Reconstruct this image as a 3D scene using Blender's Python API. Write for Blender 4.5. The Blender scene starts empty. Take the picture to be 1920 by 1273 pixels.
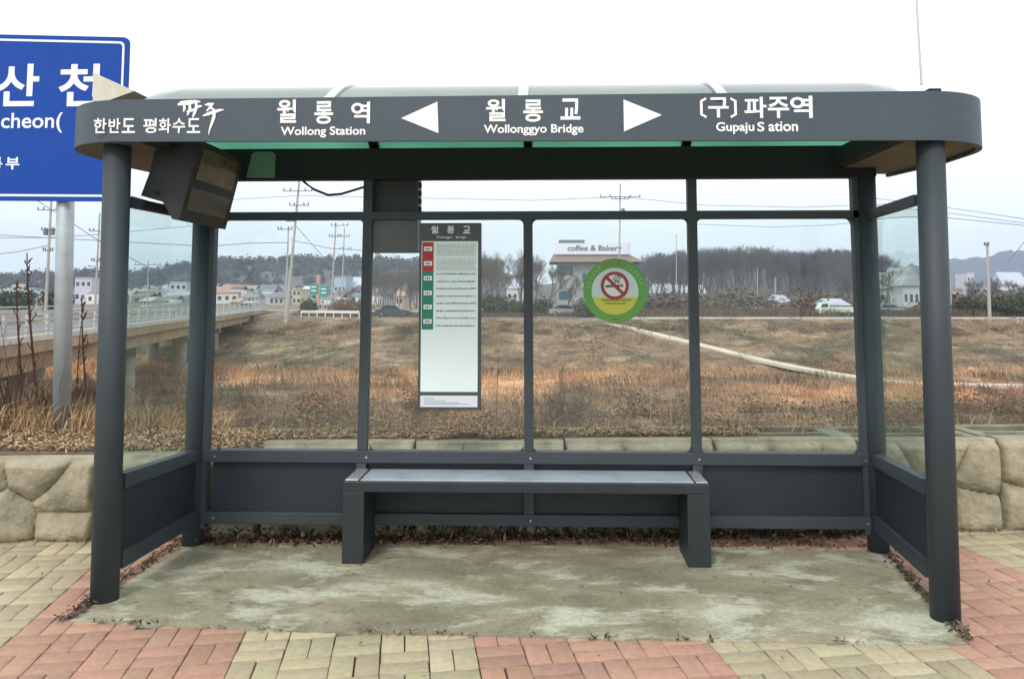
import bpy, bmesh, math, random
import numpy as np
from mathutils import Vector, Matrix
random.seed(7); rng = np.random.default_rng(7)
SC = bpy.context.scene; C = SC.collection

# ------------------------------------------------------------------ camera
F, PX, PY, YAW, PITCH, CD, CH = 1531.08, 976.31, 436.61, 0.0326, 0.0762, 4.107, 1.5
cam = bpy.data.objects.new('camera', bpy.data.cameras.new('camera')); C.objects.link(cam)
cam.location = (0, -CD, CH); cam.rotation_mode = 'XYZ'
cam.rotation_euler = (math.pi/2 + PITCH, 0, YAW)
cam.data.sensor_fit = 'HORIZONTAL'; cam.data.sensor_width = 36
cam.data.lens = F/1920*36
cam.data.shift_x = -(PX-960)/1920; cam.data.shift_y = (PY-636.5)/1920
cam.data.clip_start = 0.05; cam.data.clip_end = 6000
SC.camera = cam
# ------------------------------------------------------------------ world, sun, exposure
SUN_EL, SUN_AZ = math.radians(48), math.radians(200)    # azimuth from +Y clockwise: behind the camera, a little left
w = bpy.data.worlds.new('World'); SC.world = w; w.use_nodes = True
nt = w.node_tree; bg = nt.nodes['Background']
sky = nt.nodes.new('ShaderNodeTexSky'); sky.sky_type = 'NISHITA'; sky.sun_disc = False
sky.sun_elevation = SUN_EL; sky.sun_rotation = SUN_AZ; sky.dust_density = 4; sky.air_density = 1.0
mx = nt.nodes.new('ShaderNodeMixRGB'); mx.inputs[0].default_value = 0.78
tc = nt.nodes.new('ShaderNodeTexCoord'); nz = nt.nodes.new('ShaderNodeTexNoise'); mp = nt.nodes.new('ShaderNodeMapping')
mp.inputs['Scale'].default_value = (1, 1, 4); nz.inputs['Scale'].default_value = 1.6; nz.inputs['Detail'].default_value = 5
sep = nt.nodes.new('ShaderNodeSeparateXYZ'); nt.links.new(tc.outputs['Generated'], sep.inputs[0])
cr = nt.nodes.new('ShaderNodeValToRGB')
add = nt.nodes.new('ShaderNodeMath'); add.operation = 'MULTIPLY_ADD'; add.inputs[1].default_value = 0.16
nt.links.new(tc.outputs['Generated'], mp.inputs[0]); nt.links.new(mp.outputs[0], nz.inputs['Vector'])
nt.links.new(nz.outputs['Fac'], add.inputs[0]); nt.links.new(sep.outputs['Z'], add.inputs[2])
cr.color_ramp.elements[0].position = 0.05; cr.color_ramp.elements[0].color = (9.0, 10.8, 11.5, 1)
cr.color_ramp.elements[1].position = 0.34; cr.color_ramp.elements[1].color = (12.3, 12.5, 12.5, 1)
nt.links.new(add.outputs[0], cr.inputs[0])
nt.links.new(sky.outputs[0], mx.inputs[1]); nt.links.new(cr.outputs[0], mx.inputs[2])
nt.links.new(mx.outputs[0], bg.inputs[0]); bg.inputs[1].default_value = 0.12
sl = bpy.data.lights.new('sun', 'SUN'); sl.energy = 1.5; sl.angle = math.radians(12); sl.color = (1, 0.96, 0.9)
so = bpy.data.objects.new('sun', sl); C.objects.link(so)
sd = Vector((math.sin(SUN_AZ)*math.cos(SUN_EL), math.cos(SUN_AZ)*math.cos(SUN_EL), math.sin(SUN_EL)))
so.rotation_euler = sd.to_track_quat('Z', 'Y').to_euler()
SC.view_settings.view_transform = 'Standard'; SC.view_settings.look = 'None'
SC.view_settings.exposure = 0.18; SC.view_settings.gamma = 1
SC.cycles.max_bounces = 8; SC.cycles.transparent_max_bounces = 12

# ------------------------------------------------------------------ pixel -> point helpers (for working out real positions)
_c, _s, _cp, _sp = math.cos(YAW), math.sin(YAW), math.cos(PITCH), math.sin(PITCH)
def ray(u, v):
    X = (u-PX)/F; Z = (PY-v)/F; Y = _cp-Z*_sp; Z = _sp+Z*_cp
    return Vector((X*_c-Y*_s, X*_s+Y*_c, Z))
O = Vector((0, -CD, CH))
def at(u, v, y): r = ray(u, v); return O+r*((y+CD)/r.y)
def atz(u, v, z): r = ray(u, v); return O+r*((z-CH)/r.z)

# ------------------------------------------------------------------ materials
def mat(name, col, rough=0.6, metal=0.0, var=0.0, vscale=8.0, bump=0.0, bscale=40.0, spec=0.5, attr=False, col2=None, emit=None):
    m = bpy.data.materials.new(name); m.use_nodes = True; t = m.node_tree; b = t.nodes['Principled BSDF']
    b.inputs['Base Color'].default_value = (*col, 1); b.inputs['Roughness'].default_value = rough
    b.inputs['Metallic'].default_value = metal; b.inputs['Specular IOR Level'].default_value = spec
    co = t.nodes.new('ShaderNodeTexCoord'); src = None
    if attr:
        a = t.nodes.new('ShaderNodeAttribute'); a.attribute_name = 'Col'; src = a.outputs['Color']
    if var > 0 or col2:
        n = t.nodes.new('ShaderNodeTexNoise'); n.inputs['Scale'].default_value = vscale; n.inputs['Detail'].default_value = 8
        n.inputs['Roughness'].default_value = 0.65
        t.links.new(co.outputs['Object'], n.inputs['Vector'])
        r = t.nodes.new('ShaderNodeValToRGB'); e = r.color_ramp.elements
        e[0].position = 0.32; e[1].position = 0.68
        if col2 and not attr: e[0].color = (*col, 1); e[1].color = (*col2, 1)
        elif attr: e[0].color = (1-var, 1-var, 1-var, 1); e[1].color = (1+var, 1+var, 1+var, 1)
        else:
            e[0].color = (*[c*(1-var) for c in col], 1); e[1].color = (*[min(1, c*(1+var)) for c in col], 1)
        t.links.new(n.outputs['Fac'], r.inputs[0])
        if attr:
            mm = t.nodes.new('ShaderNodeMixRGB'); mm.blend_type = 'MULTIPLY'; mm.inputs[0].default_value = 1
            t.links.new(src, mm.inputs[1]); t.links.new(r.outputs[0], mm.inputs[2]); src = mm.outputs[0]
        else: src = r.outputs[0]
    if src: t.links.new(src, b.inputs['Base Color'])
    if bump > 0:
        n = t.nodes.new('ShaderNodeTexNoise'); n.inputs['Scale'].default_value = bscale; n.inputs['Detail'].default_value = 6
        t.links.new(co.outputs['Object'], n.inputs['Vector'])
        bp = t.nodes.new('ShaderNodeBump'); bp.inputs['Strength'].default_value = bump; bp.inputs['Distance'].default_value = 0.02
        t.links.new(n.outputs['Fac'], bp.inputs['Height']); t.links.new(bp.outputs[0], b.inputs['Normal'])
    if emit: b.inputs['Emission Color'].default_value = (*emit, 1); b.inputs['Emission Strength'].default_value = 1
    return m
def glass(name, tint, gloss=1.0, trans=None, dirt=0.0, dirtcol=(.6, .65, .6)):
    m = bpy.data.materials.new(name); m.use_nodes = True; t = m.node_tree; t.nodes.clear()
    o = t.nodes.new('ShaderNodeOutputMaterial'); tr = t.nodes.new('ShaderNodeBsdfTransparent'); tr.inputs[0].default_value = (*tint, 1)
    g = t.nodes.new('ShaderNodeBsdfGlossy'); g.inputs['Roughness'].default_value = 0.02
    fr = t.nodes.new('ShaderNodeFresnel'); fr.inputs[0].default_value = 1.5
    ml = t.nodes.new('ShaderNodeMath'); ml.operation = 'MULTIPLY'; ml.inputs[1].default_value = gloss; ml.use_clamp = True
    mxs = t.nodes.new('ShaderNodeMixShader'); 
    geo = t.nodes.new('ShaderNodeNewGeometry'); inv = t.nodes.new('ShaderNodeMath'); inv.operation = 'SUBTRACT'; inv.inputs[0].default_value = 1; t.links.new(geo.outputs['Backfacing'], inv.inputs[1])
    m0 = t.nodes.new('ShaderNodeMath'); m0.operation = 'MULTIPLY'; t.links.new(fr.outputs[0], m0.inputs[0]); t.links.new(inv.outputs[0], m0.inputs[1]); t.links.new(m0.outputs[0], ml.inputs[0]); t.links.new(ml.outputs[0], mxs.inputs[0])
    base = tr.outputs[0]
    if dirt > 0:
        d = t.nodes.new('ShaderNodeBsdfDiffuse'); d.inputs[0].default_value = (*dirtcol, 1)
        n = t.nodes.new('ShaderNodeTexNoise'); n.inputs['Scale'].default_value = 2.2; n.inputs['Detail'].default_value = 7
        co = t.nodes.new('ShaderNodeTexCoord'); t.links.new(co.outputs['Object'], n.inputs['Vector'])
        mr = t.nodes.new('ShaderNodeMapRange'); mr.inputs[1].default_value = 0.35; mr.inputs[2].default_value = 0.8
        mr.inputs[3].default_value = dirt*0.3; mr.inputs[4].default_value = dirt*1.6
        t.links.new(n.outputs['Fac'], mr.inputs[0])
        m2 = t.nodes.new('ShaderNodeMixShader'); t.links.new(mr.outputs[0], m2.inputs[0]); t.links.new(base, m2.inputs[1]); t.links.new(d.outputs[0], m2.inputs[2]); base = m2.outputs[0]
    if trans:
        d = t.nodes.new('ShaderNodeBsdfTranslucent'); d.inputs[0].default_value = (*trans[0], 1)
        m2 = t.nodes.new('ShaderNodeMixShader'); m2.inputs[0].default_value = trans[1]; t.links.new(base, m2.inputs[1]); t.links.new(d.outputs[0], m2.inputs[2]); base = m2.outputs[0]
    t.links.new(base, mxs.inputs[1]); t.links.new(g.outputs[0], mxs.inputs[2]); t.links.new(mxs.outputs[0], o.inputs[0])
    return m
FPAINT = mat('fascia_lit_paint', (.050, .070, .090), .5, 0, .06, 3, .05, 150)  # lighter than the frame paint: outward-facing light put into the colour
PAINT = mat('charcoal_paint', (.032, .044, .053), .6, 0, .16, 2.2, .05, 150)  # darkened for the interior frames, their shade put into the colour
PAINTD = mat('panel_shaded_paint', (.013, .021, .029), .55, 0, .14, 5, .08, 90)  # darker still for the skirts: interior shade put into the colour
DARK = mat('dark_shaded_paint', (.006, .0065, .007), .8, 0, .1, 5)  # near black, the shade under the roof put into the colour
BENCH = mat('bench_paint', (.018, .024, .029), .45, 0, .15, 6, .05, 150)
BTOP = mat('bench_top_metal', (.40, .46, .52), .26, .15, .2, 3, .03, 60)
STEEL = mat('brushed_steel', (.62, .64, .64), .25, .7, .1, 10)
GALV = mat('galvanised_steel', (.42, .47, .50), .45, .35, .15, 6, .05, 60)
WHITE = mat('white_vinyl', (.86, .87, .86), .5, 0, .03, 20)
SOFFIT = mat('soffit_board', (.12, .10, .068), .7, 0, .25, 4, .1, 40)
BEIGE = mat('beige_panel', (.62, .57, .48), .6, 0, .12, 6)
GLASS = glass('clear_glass', (.975, .99, .985), .8, None, .02)
GLASSS = glass('side_glass', (.90, .955, .935), .9, None, .06, (.42, .5, .46))
ROOFG = glass('green_roof_glass', (.48, .76, .64), 1.3, ((.22, .44, .345), .6), .42, (.44, .48, .46))
CONC = mat('slab_concrete', (.30, .30, .23), .9)
SIGNB = mat('sign_blue', (.004, .056, .33), .6, 0, .05, 3, spec=.25)
SIGNW = mat('sign_white', (.80, .86, .92), .4)
TAN = mat('limestone_concrete', (.30, .27, .19), .95, 0, .38, 5, .6, 34)
RIM = mat('block_rim_concrete', (.20, .20, .14), .95, 0, .3, 5, .4, 40)
BRICK = mat('paver', (1, 1, 1), .9, 0, .13, 30, .04, 120, attr=True)
FOL = mat('dry_plants', (1, 1, 1), .9, attr=True, spec=.1)
BRIDGEC = mat('bridge_concrete', (.34, .235, .145), .9, 0, .35, .4, .2, 3)
PIERC = mat('pier_concrete', (.27, .25, .20), .9, 0, .3, .6)
POLEC = mat('pole_concrete', (.40, .38, .35), .9, 0, .15, .8)
BLACKW = mat('black_rubber', (.012, .012, .013), .6)

# ------------------------------------------------------------------ mesh helpers
def newbm(): return bmesh.new()
def link(name, me, m, parent=None, smooth=False):
    o = bpy.data.objects.new(name, me); C.objects.link(o)
    if m: me.materials.append(m)
    if smooth:
        me.polygons.foreach_set('use_smooth', [True]*len(me.polygons))
    if parent: o.parent = parent
    return o
def obj(name, bm, m, parent=None, smooth=False):
    me = bpy.data.meshes.new(name); bmesh.ops.recalc_face_normals(bm, faces=bm.faces); bm.to_mesh(me); bm.free()
    o = link(name, me, m, None, smooth)
    if parent is not None:
        off = world_loc(parent)
        me.transform(Matrix.Translation(-off)); o.parent = parent
    return o
def world_loc(p):
    l = Vector(p.location); q = p.parent
    while q: l += q.location; q = q.parent
    return l
def tag(o, label=None, cat=None, group=None, kind=None):
    if label: o['label'] = label
    if cat: o['category'] = cat
    if group: o['group'] = group
    if kind: o['kind'] = kind
    return o
def thing(name, label, cat, loc=(0, 0, 0), group=None):
    o = bpy.data.objects.new(name, None); C.objects.link(o); o.location = loc; o.empty_display_size = .1
    return tag(o, label, cat, group)
def box(bm, x0, x1, y0, y1, z0, z1, bev=0.0, rot=None):
    vs = [bm.verts.new((x, y, z)) for x in (x0, x1) for y in (y0, y1) for z in (z0, z1)]
    fs = [(0, 1, 3, 2), (4, 6, 7, 5), (0, 4, 5, 1), (2, 3, 7, 6), (0, 2, 6, 4), (1, 5, 7, 3)]
    f = [bm.faces.new([vs[i] for i in q]) for q in fs]
    if rot is not None:
        for v in vs: v.co = rot @ v.co
    if bev > 0:
        es = list({e for q in f for e in q.edges})
        bmesh.ops.bevel(bm, geom=es, offset=bev, segments=2, affect='EDGES', profile=.5)
    return vs
def hexa(bm, a, b):
    """a, b: matching rings of n points; closed prism between them"""
    n = len(a); va = [bm.verts.new(p) for p in a]; vb = [bm.verts.new(p) for p in b]
    bm.faces.new(va); bm.faces.new(vb[::-1])
    for i in range(n): j = (i+1) % n; bm.faces.new((va[i], vb[i], vb[j], va[j]))
def bar(bm, p, q, w, h, up=(0, 0, 1)):
    p = Vector(p); q = Vector(q); d = (q-p).normalized(); s = d.cross(Vector(up)).normalized(); u = s.cross(d)
    r = lambda c: [c+s*w/2+u*h/2, c-s*w/2+u*h/2, c-s*w/2-u*h/2, c+s*w/2-u*h/2]
    hexa(bm, r(p), r(q))
def tube(bm, pts, rad, n=10, cap=True):
    pts = [Vector(p) for p in pts]; rad = rad if isinstance(rad, (list, tuple)) else [rad]*len(pts)
    rings = []
    for i, p in enumerate(pts):
        d = (pts[min(i+1, len(pts)-1)]-pts[max(i-1, 0)]).normalized()
        a = Vector((1, 0, 0)) if abs(d.x) < .8 else Vector((0, 1, 0))
        s = d.cross(a).normalized(); t = d.cross(s)
        rings.append([bm.verts.new(p+(s*math.cos(2*math.pi*k/n)+t*math.sin(2*math.pi*k/n))*rad[i]) for k in range(n)])
    for a, b in zip(rings, rings[1:]):
        for k in range(n): bm.faces.new((a[k], a[(k+1) % n], b[(k+1) % n], b[k]))
    if cap: bm.faces.new(rings[0][::-1]); bm.faces.new(rings[-1])
def npmesh(name, V, Fc, m, cols=None, parent=None, smooth=False):
    """V (n,3), Fc (k,3 or 4); cols (k,3) per face"""
    me = bpy.data.meshes.new(name); k = Fc.shape[1]; nf = len(Fc)
    me.vertices.add(len(V)); me.vertices.foreach_set('co', np.asarray(V, np.float32).ravel())
    me.loops.add(nf*k); me.loops.foreach_set('vertex_index', np.asarray(Fc, np.int32).ravel())
    me.polygons.add(nf); me.polygons.foreach_set('loop_start', np.arange(nf, dtype=np.int32)*k)
    me.update(calc_edges=True)
    if cols is not None:
        at_ = me.color_attributes.new('Col', 'FLOAT_COLOR', 'CORNER')
        cc = np.ones((nf, k, 4), np.float32); cc[:, :, :3] = np.asarray(cols)[:, None, :]
        at_.data.foreach_set('color', cc.ravel())
    me.validate()
    return link(name, me, m, parent, smooth)
def text(name, body, plane_y, u0, v0, u1, v1, m, parent=None, bold=.0, depth=.0015):
    """lettering whose outline fills the box between two photo corners, laid on the plane y = plane_y"""
    cu = bpy.data.curves.new('t', 'FONT'); cu.body = body; cu.size = 1; cu.offset = bold; cu.resolution_u = 4
    to = bpy.data.objects.new('t', cu); C.objects.link(to); bpy.context.view_layer.update()
    me = bpy.data.meshes.new_from_object(to.evaluated_get(bpy.context.evaluated_depsgraph_get()))
    bpy.data.objects.remove(to); me.materials.clear(); me.name = name
    co = np.empty(len(me.vertices)*3, np.float32); me.vertices.foreach_get('co', co); co = co.reshape(-1, 3)
    a = at(u0, v1, plane_y); b = at(u1, v0, plane_y)
    mn = co.min(0); mxx = co.max(0); r = (co-mn)/np.maximum(mxx-mn, 1e-6)
    # bilinear between the four photo corners so a level line of text follows the perspective of its board
    P00 = np.array(a); P11 = np.array(b); P10 = np.array(at(u1, v1, plane_y)); P01 = np.array(at(u0, v0, plane_y))
    P10[2] = P00[2]; P01[2] = P11[2]; P10[0] = P11[0]; P01[0] = P00[0]
    out = (1-r[:, :1])*(1-r[:, 1:2])*P00+r[:, :1]*(1-r[:, 1:2])*P10+(1-r[:, :1])*r[:, 1:2]*P01+r[:, :1]*r[:, 1:2]*P11
    out[:, 1] = plane_y
    me.vertices.foreach_set('co', out.astype(np.float32).ravel()); me.update()
    if parent: me.transform(Matrix.Translation(-world_loc(parent)))
    o = link(name, me, m); 
    if parent: o.parent = parent
    return o
def flat(bm, pts): bm.faces.new([bm.verts.new(p) for p in pts])
# value noise
_NT = rng.random((256, 256))
def vnoise(x, y, sc=1.0, oct=4):
    x = np.asarray(x, float)/sc; y = np.asarray(y, float)/sc; r = 0; a = 1; t = 0
    for _ in range(oct):
        xi = np.floor(x).astype(int); yi = np.floor(y).astype(int); fx = x-xi; fy = y-yi
        fx = fx*fx*(3-2*fx); fy = fy*fy*(3-2*fy)
        g = lambda i, j: _NT[(xi+i) & 255, (yi+j) & 255]
        r = r+a*((g(0, 0)*(1-fx)+g(1, 0)*fx)*(1-fy)+(g(0, 1)*(1-fx)+g(1, 1)*fx)*fy); t += a; a *= .5; x = x*2.03+17; y = y*2.03+31
    return r/t

# ================================================================== GROUND
def wall_y(x): return 1.20+0.0715*x           # front face of the retaining wall
FL, SLP = -5.0, 25.0
def topy(x): return 92+np.maximum(0, -np.asarray(x, float)-20)*.5
def zt(x): return -1.25+0*np.asarray(x, float)
def sm(t): t = np.clip(t, 0, 1); return t*t*(3-2*t)
def ground_z(x, y):
    x = np.asarray(x, float); y = np.asarray(y, float)
    near = -0.09+0*x
    t1 = sm((y-(wall_y(x)+1.2))/10.0); z = near*(1-t1)+t1*FL
    z = np.where((y > wall_y(x)+.9) & (y < wall_y(x)+9), z+.35*np.exp(-((y-wall_y(x)-1.5)/.8)**2), z)
    ty = topy(x); fy = ty-SLP
    b = np.clip((y-fy)/SLP, 0, 1); b = b+.05*np.sin(b*math.pi*2)
    z = np.where(y > fy, FL+(zt(x)-FL)*b, z)
    far = np.clip((y-ty-20)/400, 0, 1)
    z = z+np.where(y > ty, -.8*far, 0)
    amp = np.where((y > 12) & (y < ty-1), .28+.5*np.sin(np.clip((y-fy)/SLP, 0, 1)*math.pi), np.where(y >= ty, .04, 0))
    pd_ = 1e9+0*x                                  # the bed of the ramp path is graded smooth
    for (ax, ay), (bx_, by_) in (((6.5, 91), (26.9, 57)), ((26.9, 57), (70, 51))):
        t = np.clip(((x-ax)*(bx_-ax)+(y-ay)*(by_-ay))/((bx_-ax)**2+(by_-ay)**2), 0, 1); pd_ = np.minimum(pd_, np.hypot(x-ax-t*(bx_-ax), y-ay-t*(by_-ay)))
    return z+amp*np.clip((pd_-1)/4, 0, 1)*(vnoise(x, y, 5.5, 4)-.5)*2*np.where(y > 12, 1, 0)
def hit(u, v, y0=30, y1=900):
    """where the sight line of a photo point meets the far ground"""
    ys = np.concatenate([np.arange(y0, 130, .2), np.arange(130, y1, 2.0)])
    r = ray(u, v); t = (ys+CD)/r.y; X = t*r.x; Z = CH+t*r.z
    k = np.where(Z <= ground_z(X, ys))[0]
    k = k[0] if len(k) else -1
    return Vector((float(X[k]), float(ys[k]), float(ground_z(X[k], ys[k]))))
def axis(segs):
    o = []
    for a, b, st in segs: o += list(np.arange(a, b, st))
    return np.array(o+[segs[-1][1]])
gx = axis([(-1500, -300, 100), (-300, -80, 10), (-80, -10, 1.0), (-10, 10, .5), (10, 60, 1.0), (60, 300, 10), (300, 1500, 100)])
gy = axis([(-40, 0, 4), (0, 12, .5), (12, 70, 1.0), (70, 118, .5), (118, 200, 5), (200, 2000, 60)])
GX, GY = np.meshgrid(gx, gy); GZ = ground_z(GX, GY)
nx, ny = len(gx), len(gy)
idx = np.arange(nx*ny).reshape(ny, nx)
Fq = np.stack([idx[:-1, :-1], idx[:-1, 1:], idx[1:, 1:], idx[1:, :-1]], -1).reshape(-1, 4)
cxm = GX[:-1, :-1].ravel(); cym = GY[:-1, :-1].ravel()
def bank_color(x, y):
    """colours of the dry vegetation with its lumpy shading painted in: orange reeds on the valley floor, olive-brown scrub on the bank, grey-brown fields"""
    n1 = vnoise(x, y, 7, 4); n2 = vnoise(x+90, y+40, 2.3, 3); n3 = vnoise(x+300, y*1.4, 14, 3)
    base = np.array([.20, .142, .092])*np.ones((len(x), 3))
    olive = np.array([.125, .112, .072]); orange = np.array([.56, .33, .18]); red = np.array([.48, .24, .145]); straw = np.array([.36, .275, .185]); dk = np.array([.085, .066, .048])
    def mixc(b, c, k): return b*(1-k[:, None])+c*k[:, None]
    base = mixc(base, olive, np.clip((n1-.45)*5, 0, 1))
    base = mixc(base, straw, np.clip((n2-.56)*4, 0, 1)*.6)
    d = y-(topy(x)-SLP)
    k = np.clip(1.5-np.abs(d+11)/9, 0, 1)*np.clip((n3-.30)*5, 0, 1)
    base = mixc(base, orange, k*.8)
    base = mixc(base, red, k*np.clip((n1-.42)*5, 0, 1)*np.clip(x/6+.3, 0, 1)*.85)
    n4 = vnoise(x+55, y*.8+9, 1.3, 3); base = mixc(base, dk, np.clip((.42-n2)*7, 0, 1)*.8)  # dark patches paint the bank's lumpy shading into the colour
    base = base*(.62+.8*n4)[:, None]
    return base
cols = bank_color(cxm, cym)
fieldm = (cym > topy(cxm)); cols[fieldm] = np.array([.21, .17, .11])*(.7+.6*vnoise(cxm, cym*4, 40, 3))[fieldm][:, None]
tag(npmesh('ground', np.stack([GX.ravel(), GY.ravel(), GZ.ravel()], 1), Fq, mat('dry_ground', (1, 1, 1), .95, 0, .35, 1.7, .5, 6, attr=True, spec=.1), cols, smooth=True), kind='structure')

# ------------------------------------------------------------------ block pavement (basket weave of 20 x 10 cm pavers)
PA = math.radians(10.07); pr = np.array([math.cos(PA), math.sin(PA)]); pd = np.array([-math.sin(PA), math.cos(PA)])
S = .2015; P0 = -.392
V = []; Fs = []; cl = []
def in_slab(x, y):  # slab footprint (slightly skewed)
    xl = -2.214-.03*(y+.25); yfr = -.29-.065*(x+2.2)*(x < -1.3)-(.062*.9+.012*(x+1.3))*(x >= -1.3)
    return (x > -2.17-.028*(y)) and (x < 1.80+.13*(y+.43)) and (y > yfr) and (y < .93)
redc = np.array([.38, .225, .165]); tanc = np.array([.385, .335, .220])
def colour_of(p, x, y):
    k = math.floor((p-P0)/(5*S)+1e-6)
    if k in (-2, 0, 2): return redc
    if y > .85 and -2.6 < x < 2.2: return redc
    return tanc
for i in range(-36, 37):
    for j in range(-26, 14):
        p = P0+i*S; q = -.02+j*S
        c = (p+S/2)*pr+(q+S/2)*pd
        if not(-6.5 < c[0] < 6.5 and -4.6 < c[1] < wall_y(c[0])+.12): continue
        for h in (0, 1):
            if (i+j) % 2: a = (p, p+S, q+h*S/2, q+(h+1)*S/2)
            else: a = (p+h*S/2, p+(h+1)*S/2, q, q+S)
            g = .0030; pm, qm = (a[0]+a[1])/2, (a[2]+a[3])/2
            x, y = pm*pr+qm*pd
            if in_slab(x, y-.0) and in_slab(x+.06, y) and in_slab(x-.06, y) and in_slab(x, y+.06) and in_slab(x, y-.06): continue
            dz = rng.normal(0, .0010); tilt = rng.normal(0, .0015, 2); col = colour_of(p+S/2, x, y)*(1+rng.normal(0, .075))*(1+rng.normal(0, .02, 3))
            b0 = len(V); ja, jb = rng.normal(0, .0012, 2)
            for (ins, z) in ((g, -.05), (g, -.006), (g+.003, -.004)):
                for (sx, sy) in ((a[0]+ins+ja, a[2]+ins+jb), (a[1]-ins+ja, a[2]+ins+jb), (a[1]-ins+ja, a[3]-ins+jb), (a[0]+ins+ja, a[3]-ins+jb)):
                    w2 = sx*pr+sy*pd; V.append((w2[0], w2[1], z+dz+(sx-pm)*tilt[0]+(sy-qm)*tilt[1]))
            for r0 in (0, 4):
                for k in range(4):
                    Fs.append((b0+r0+k, b0+r0+(k+1) % 4, b0+r0+4+(k+1) % 4, b0+r0+4+k)); cl.append(col)
            Fs.append((b0+8, b0+9, b0+10, b0+11)); cl.append(col)
tag(npmesh('pavement', np.array(V), np.array(Fs), BRICK, np.array(cl)), kind='structure')
bm = newbm(); flat(bm, [(-6.6, -4.8, -.016), (6.6, -4.8, -.016), (6.6, wall_y(6.6)+.15, -.016), (-6.6, wall_y(-6.6)+.15, -.016)])
tag(obj('pavement_joints', bm, mat('joint_sand', (.05, .042, .03), .95, 0, .4, 12, .4, 60)), kind='structure')
# ------------------------------------------------------------------ concrete slab of the shelter
def slab():
    front = [(-2.214, -.27), (-1.9, -.30), (-1.35, -.352), (-.32, -.378), (.65, -.40), (1.3, -.405), (1.805, -.40)]
    right = [(1.86, 0), (1.93, .45), (1.97, .9)]; back = [(1.4, .925), (.3, .94), (-1, .93), (-2.2, .92)]
    ctr = front+right+back; P = []
    for i, (a, b) in enumerate(zip(ctr, ctr[1:]+ctr[:1])):
        n = max(2, int(math.dist(a, b)/.03))
        for k in range(n):
            t = k/n; e = .011*(vnoise([a[0]+(b[0]-a[0])*t], [i*3+t*n*.03], .05, 3)[0]-.5)*2
            P.append((a[0]+(b[0]-a[0])*t+e*.7, a[1]+(b[1]-a[1])*t+e))
    bm = newbm(); vt = [bm.verts.new((x, y, .0)) for x, y in P]; vb = [bm.verts.new((x, y, -.08)) for x, y in P]
    bm.faces.new(vt); n = len(P)
    for i in range(n): bm.faces.new((vt[i], vb[i], vb[(i+1) % n], vt[(i+1) % n]))
    t = CONC.node_tree; b = t.nodes['Principled BSDF']; co = t.nodes.new('ShaderNodeTexCoord')
    def noise(sc, det, rgh, dist=0, map_=None):
        n = t.nodes.new('ShaderNodeTexNoise'); n.inputs['Scale'].default_value = sc; n.inputs['Detail'].default_value = det; n.inputs['Roughness'].default_value = rgh; n.inputs['Distortion'].default_value = dist
        mpn = t.nodes.new('ShaderNodeMapping'); mpn.inputs['Scale'].default_value = map_ or (1, 1, 1)
        t.links.new(co.outputs['Object'], mpn.inputs[0]); t.links.new(mpn.outputs[0], n.inputs['Vector']); return n
    def ramp(n, a, ca, bb, cb):
        r = t.nodes.new('ShaderNodeValToRGB'); r.color_ramp.elements[0].position = a; r.color_ramp.elements[1].position = bb
        r.color_ramp.elements[0].color = (*ca, 1); r.color_ramp.elements[1].color = (*cb, 1); t.links.new(n.outputs['Fac'], r.inputs[0]); return r
    a1 = ramp(noise(2.2, 8, .6, .6, (1, 1.5, 1)), .30, (.150, .135, .088), .66, (.33, .31, .22))
    w1 = ramp(noise(1.9, 14, .70, .25, (.9, 1.7, 1)), .50, (0, 0, 0), .60, (1, 1, 1))       # pale lime bloom
    fine = ramp(noise(38, 8, .8), .32, (.62, .61, .58), .68, (1.3, 1.3, 1.28))
    dots = ramp(noise(14, 3, .5), .28, (.45, .42, .38), .36, (1, 1, 1))
    m1 = t.nodes.new('ShaderNodeMixRGB'); mfac = t.nodes.new('ShaderNodeMath'); mfac.operation = 'MULTIPLY'; mfac.inputs[1].default_value = .75
    t.links.new(w1.outputs[0], mfac.inputs[0]); t.links.new(mfac.outputs[0], m1.inputs[0]); t.links.new(a1.outputs[0], m1.inputs[1]); m1.inputs[2].default_value = (.52, .54, .44, 1)
    last = m1.outputs[0]
    for r in (fine, dots):
        m2 = t.nodes.new('ShaderNodeMixRGB'); m2.blend_type = 'MULTIPLY'; m2.inputs[0].default_value = .8
        t.links.new(last, m2.inputs[1]); t.links.new(r.outputs[0], m2.inputs[2]); last = m2.outputs[0]
    t.links.new(last, b.inputs['Base Color'])
    bp = t.nodes.new('ShaderNodeBump'); bp.inputs['Strength'].default_value = .35; bp.inputs['Distance'].default_value = .01
    t.links.new(noise(30, 8, .7).outputs['Fac'], bp.inputs['Height']); t.links.new(bp.outputs[0], b.inputs['Normal'])
    tag(obj('concrete_slab', bm, CONC), kind='structure')
slab()

# ================================================================== THE SHELTER
SH = thing('bus_shelter', 'dark grey metal and glass bus shelter with green glass roof on a concrete slab', 'bus shelter', (-.1, .4, 0))
XL, XR = -2.19, 1.885          # front post axes
YB = .90                       # back wall plane
# front posts (round tube), the right one foot stands slightly lower
for (ub, vb, ut, vt) in ((196, 1128, 221, 270), (1773, 1167, 1744, 265)):
    yf0, yf1 = (-.01, 0) if ub < 900 else (-.115, -.03)
    b = at(ub, vb, yf0); tp = at(ut, vt, yf1)
    x = b.x; y = 0
    bm = newbm(); tube(bm, [(b.x, yf0, -.03), (tp.x, yf1, 2.27)], .066, 28)
    obj('post', bm, PAINT, SH, True)
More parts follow.
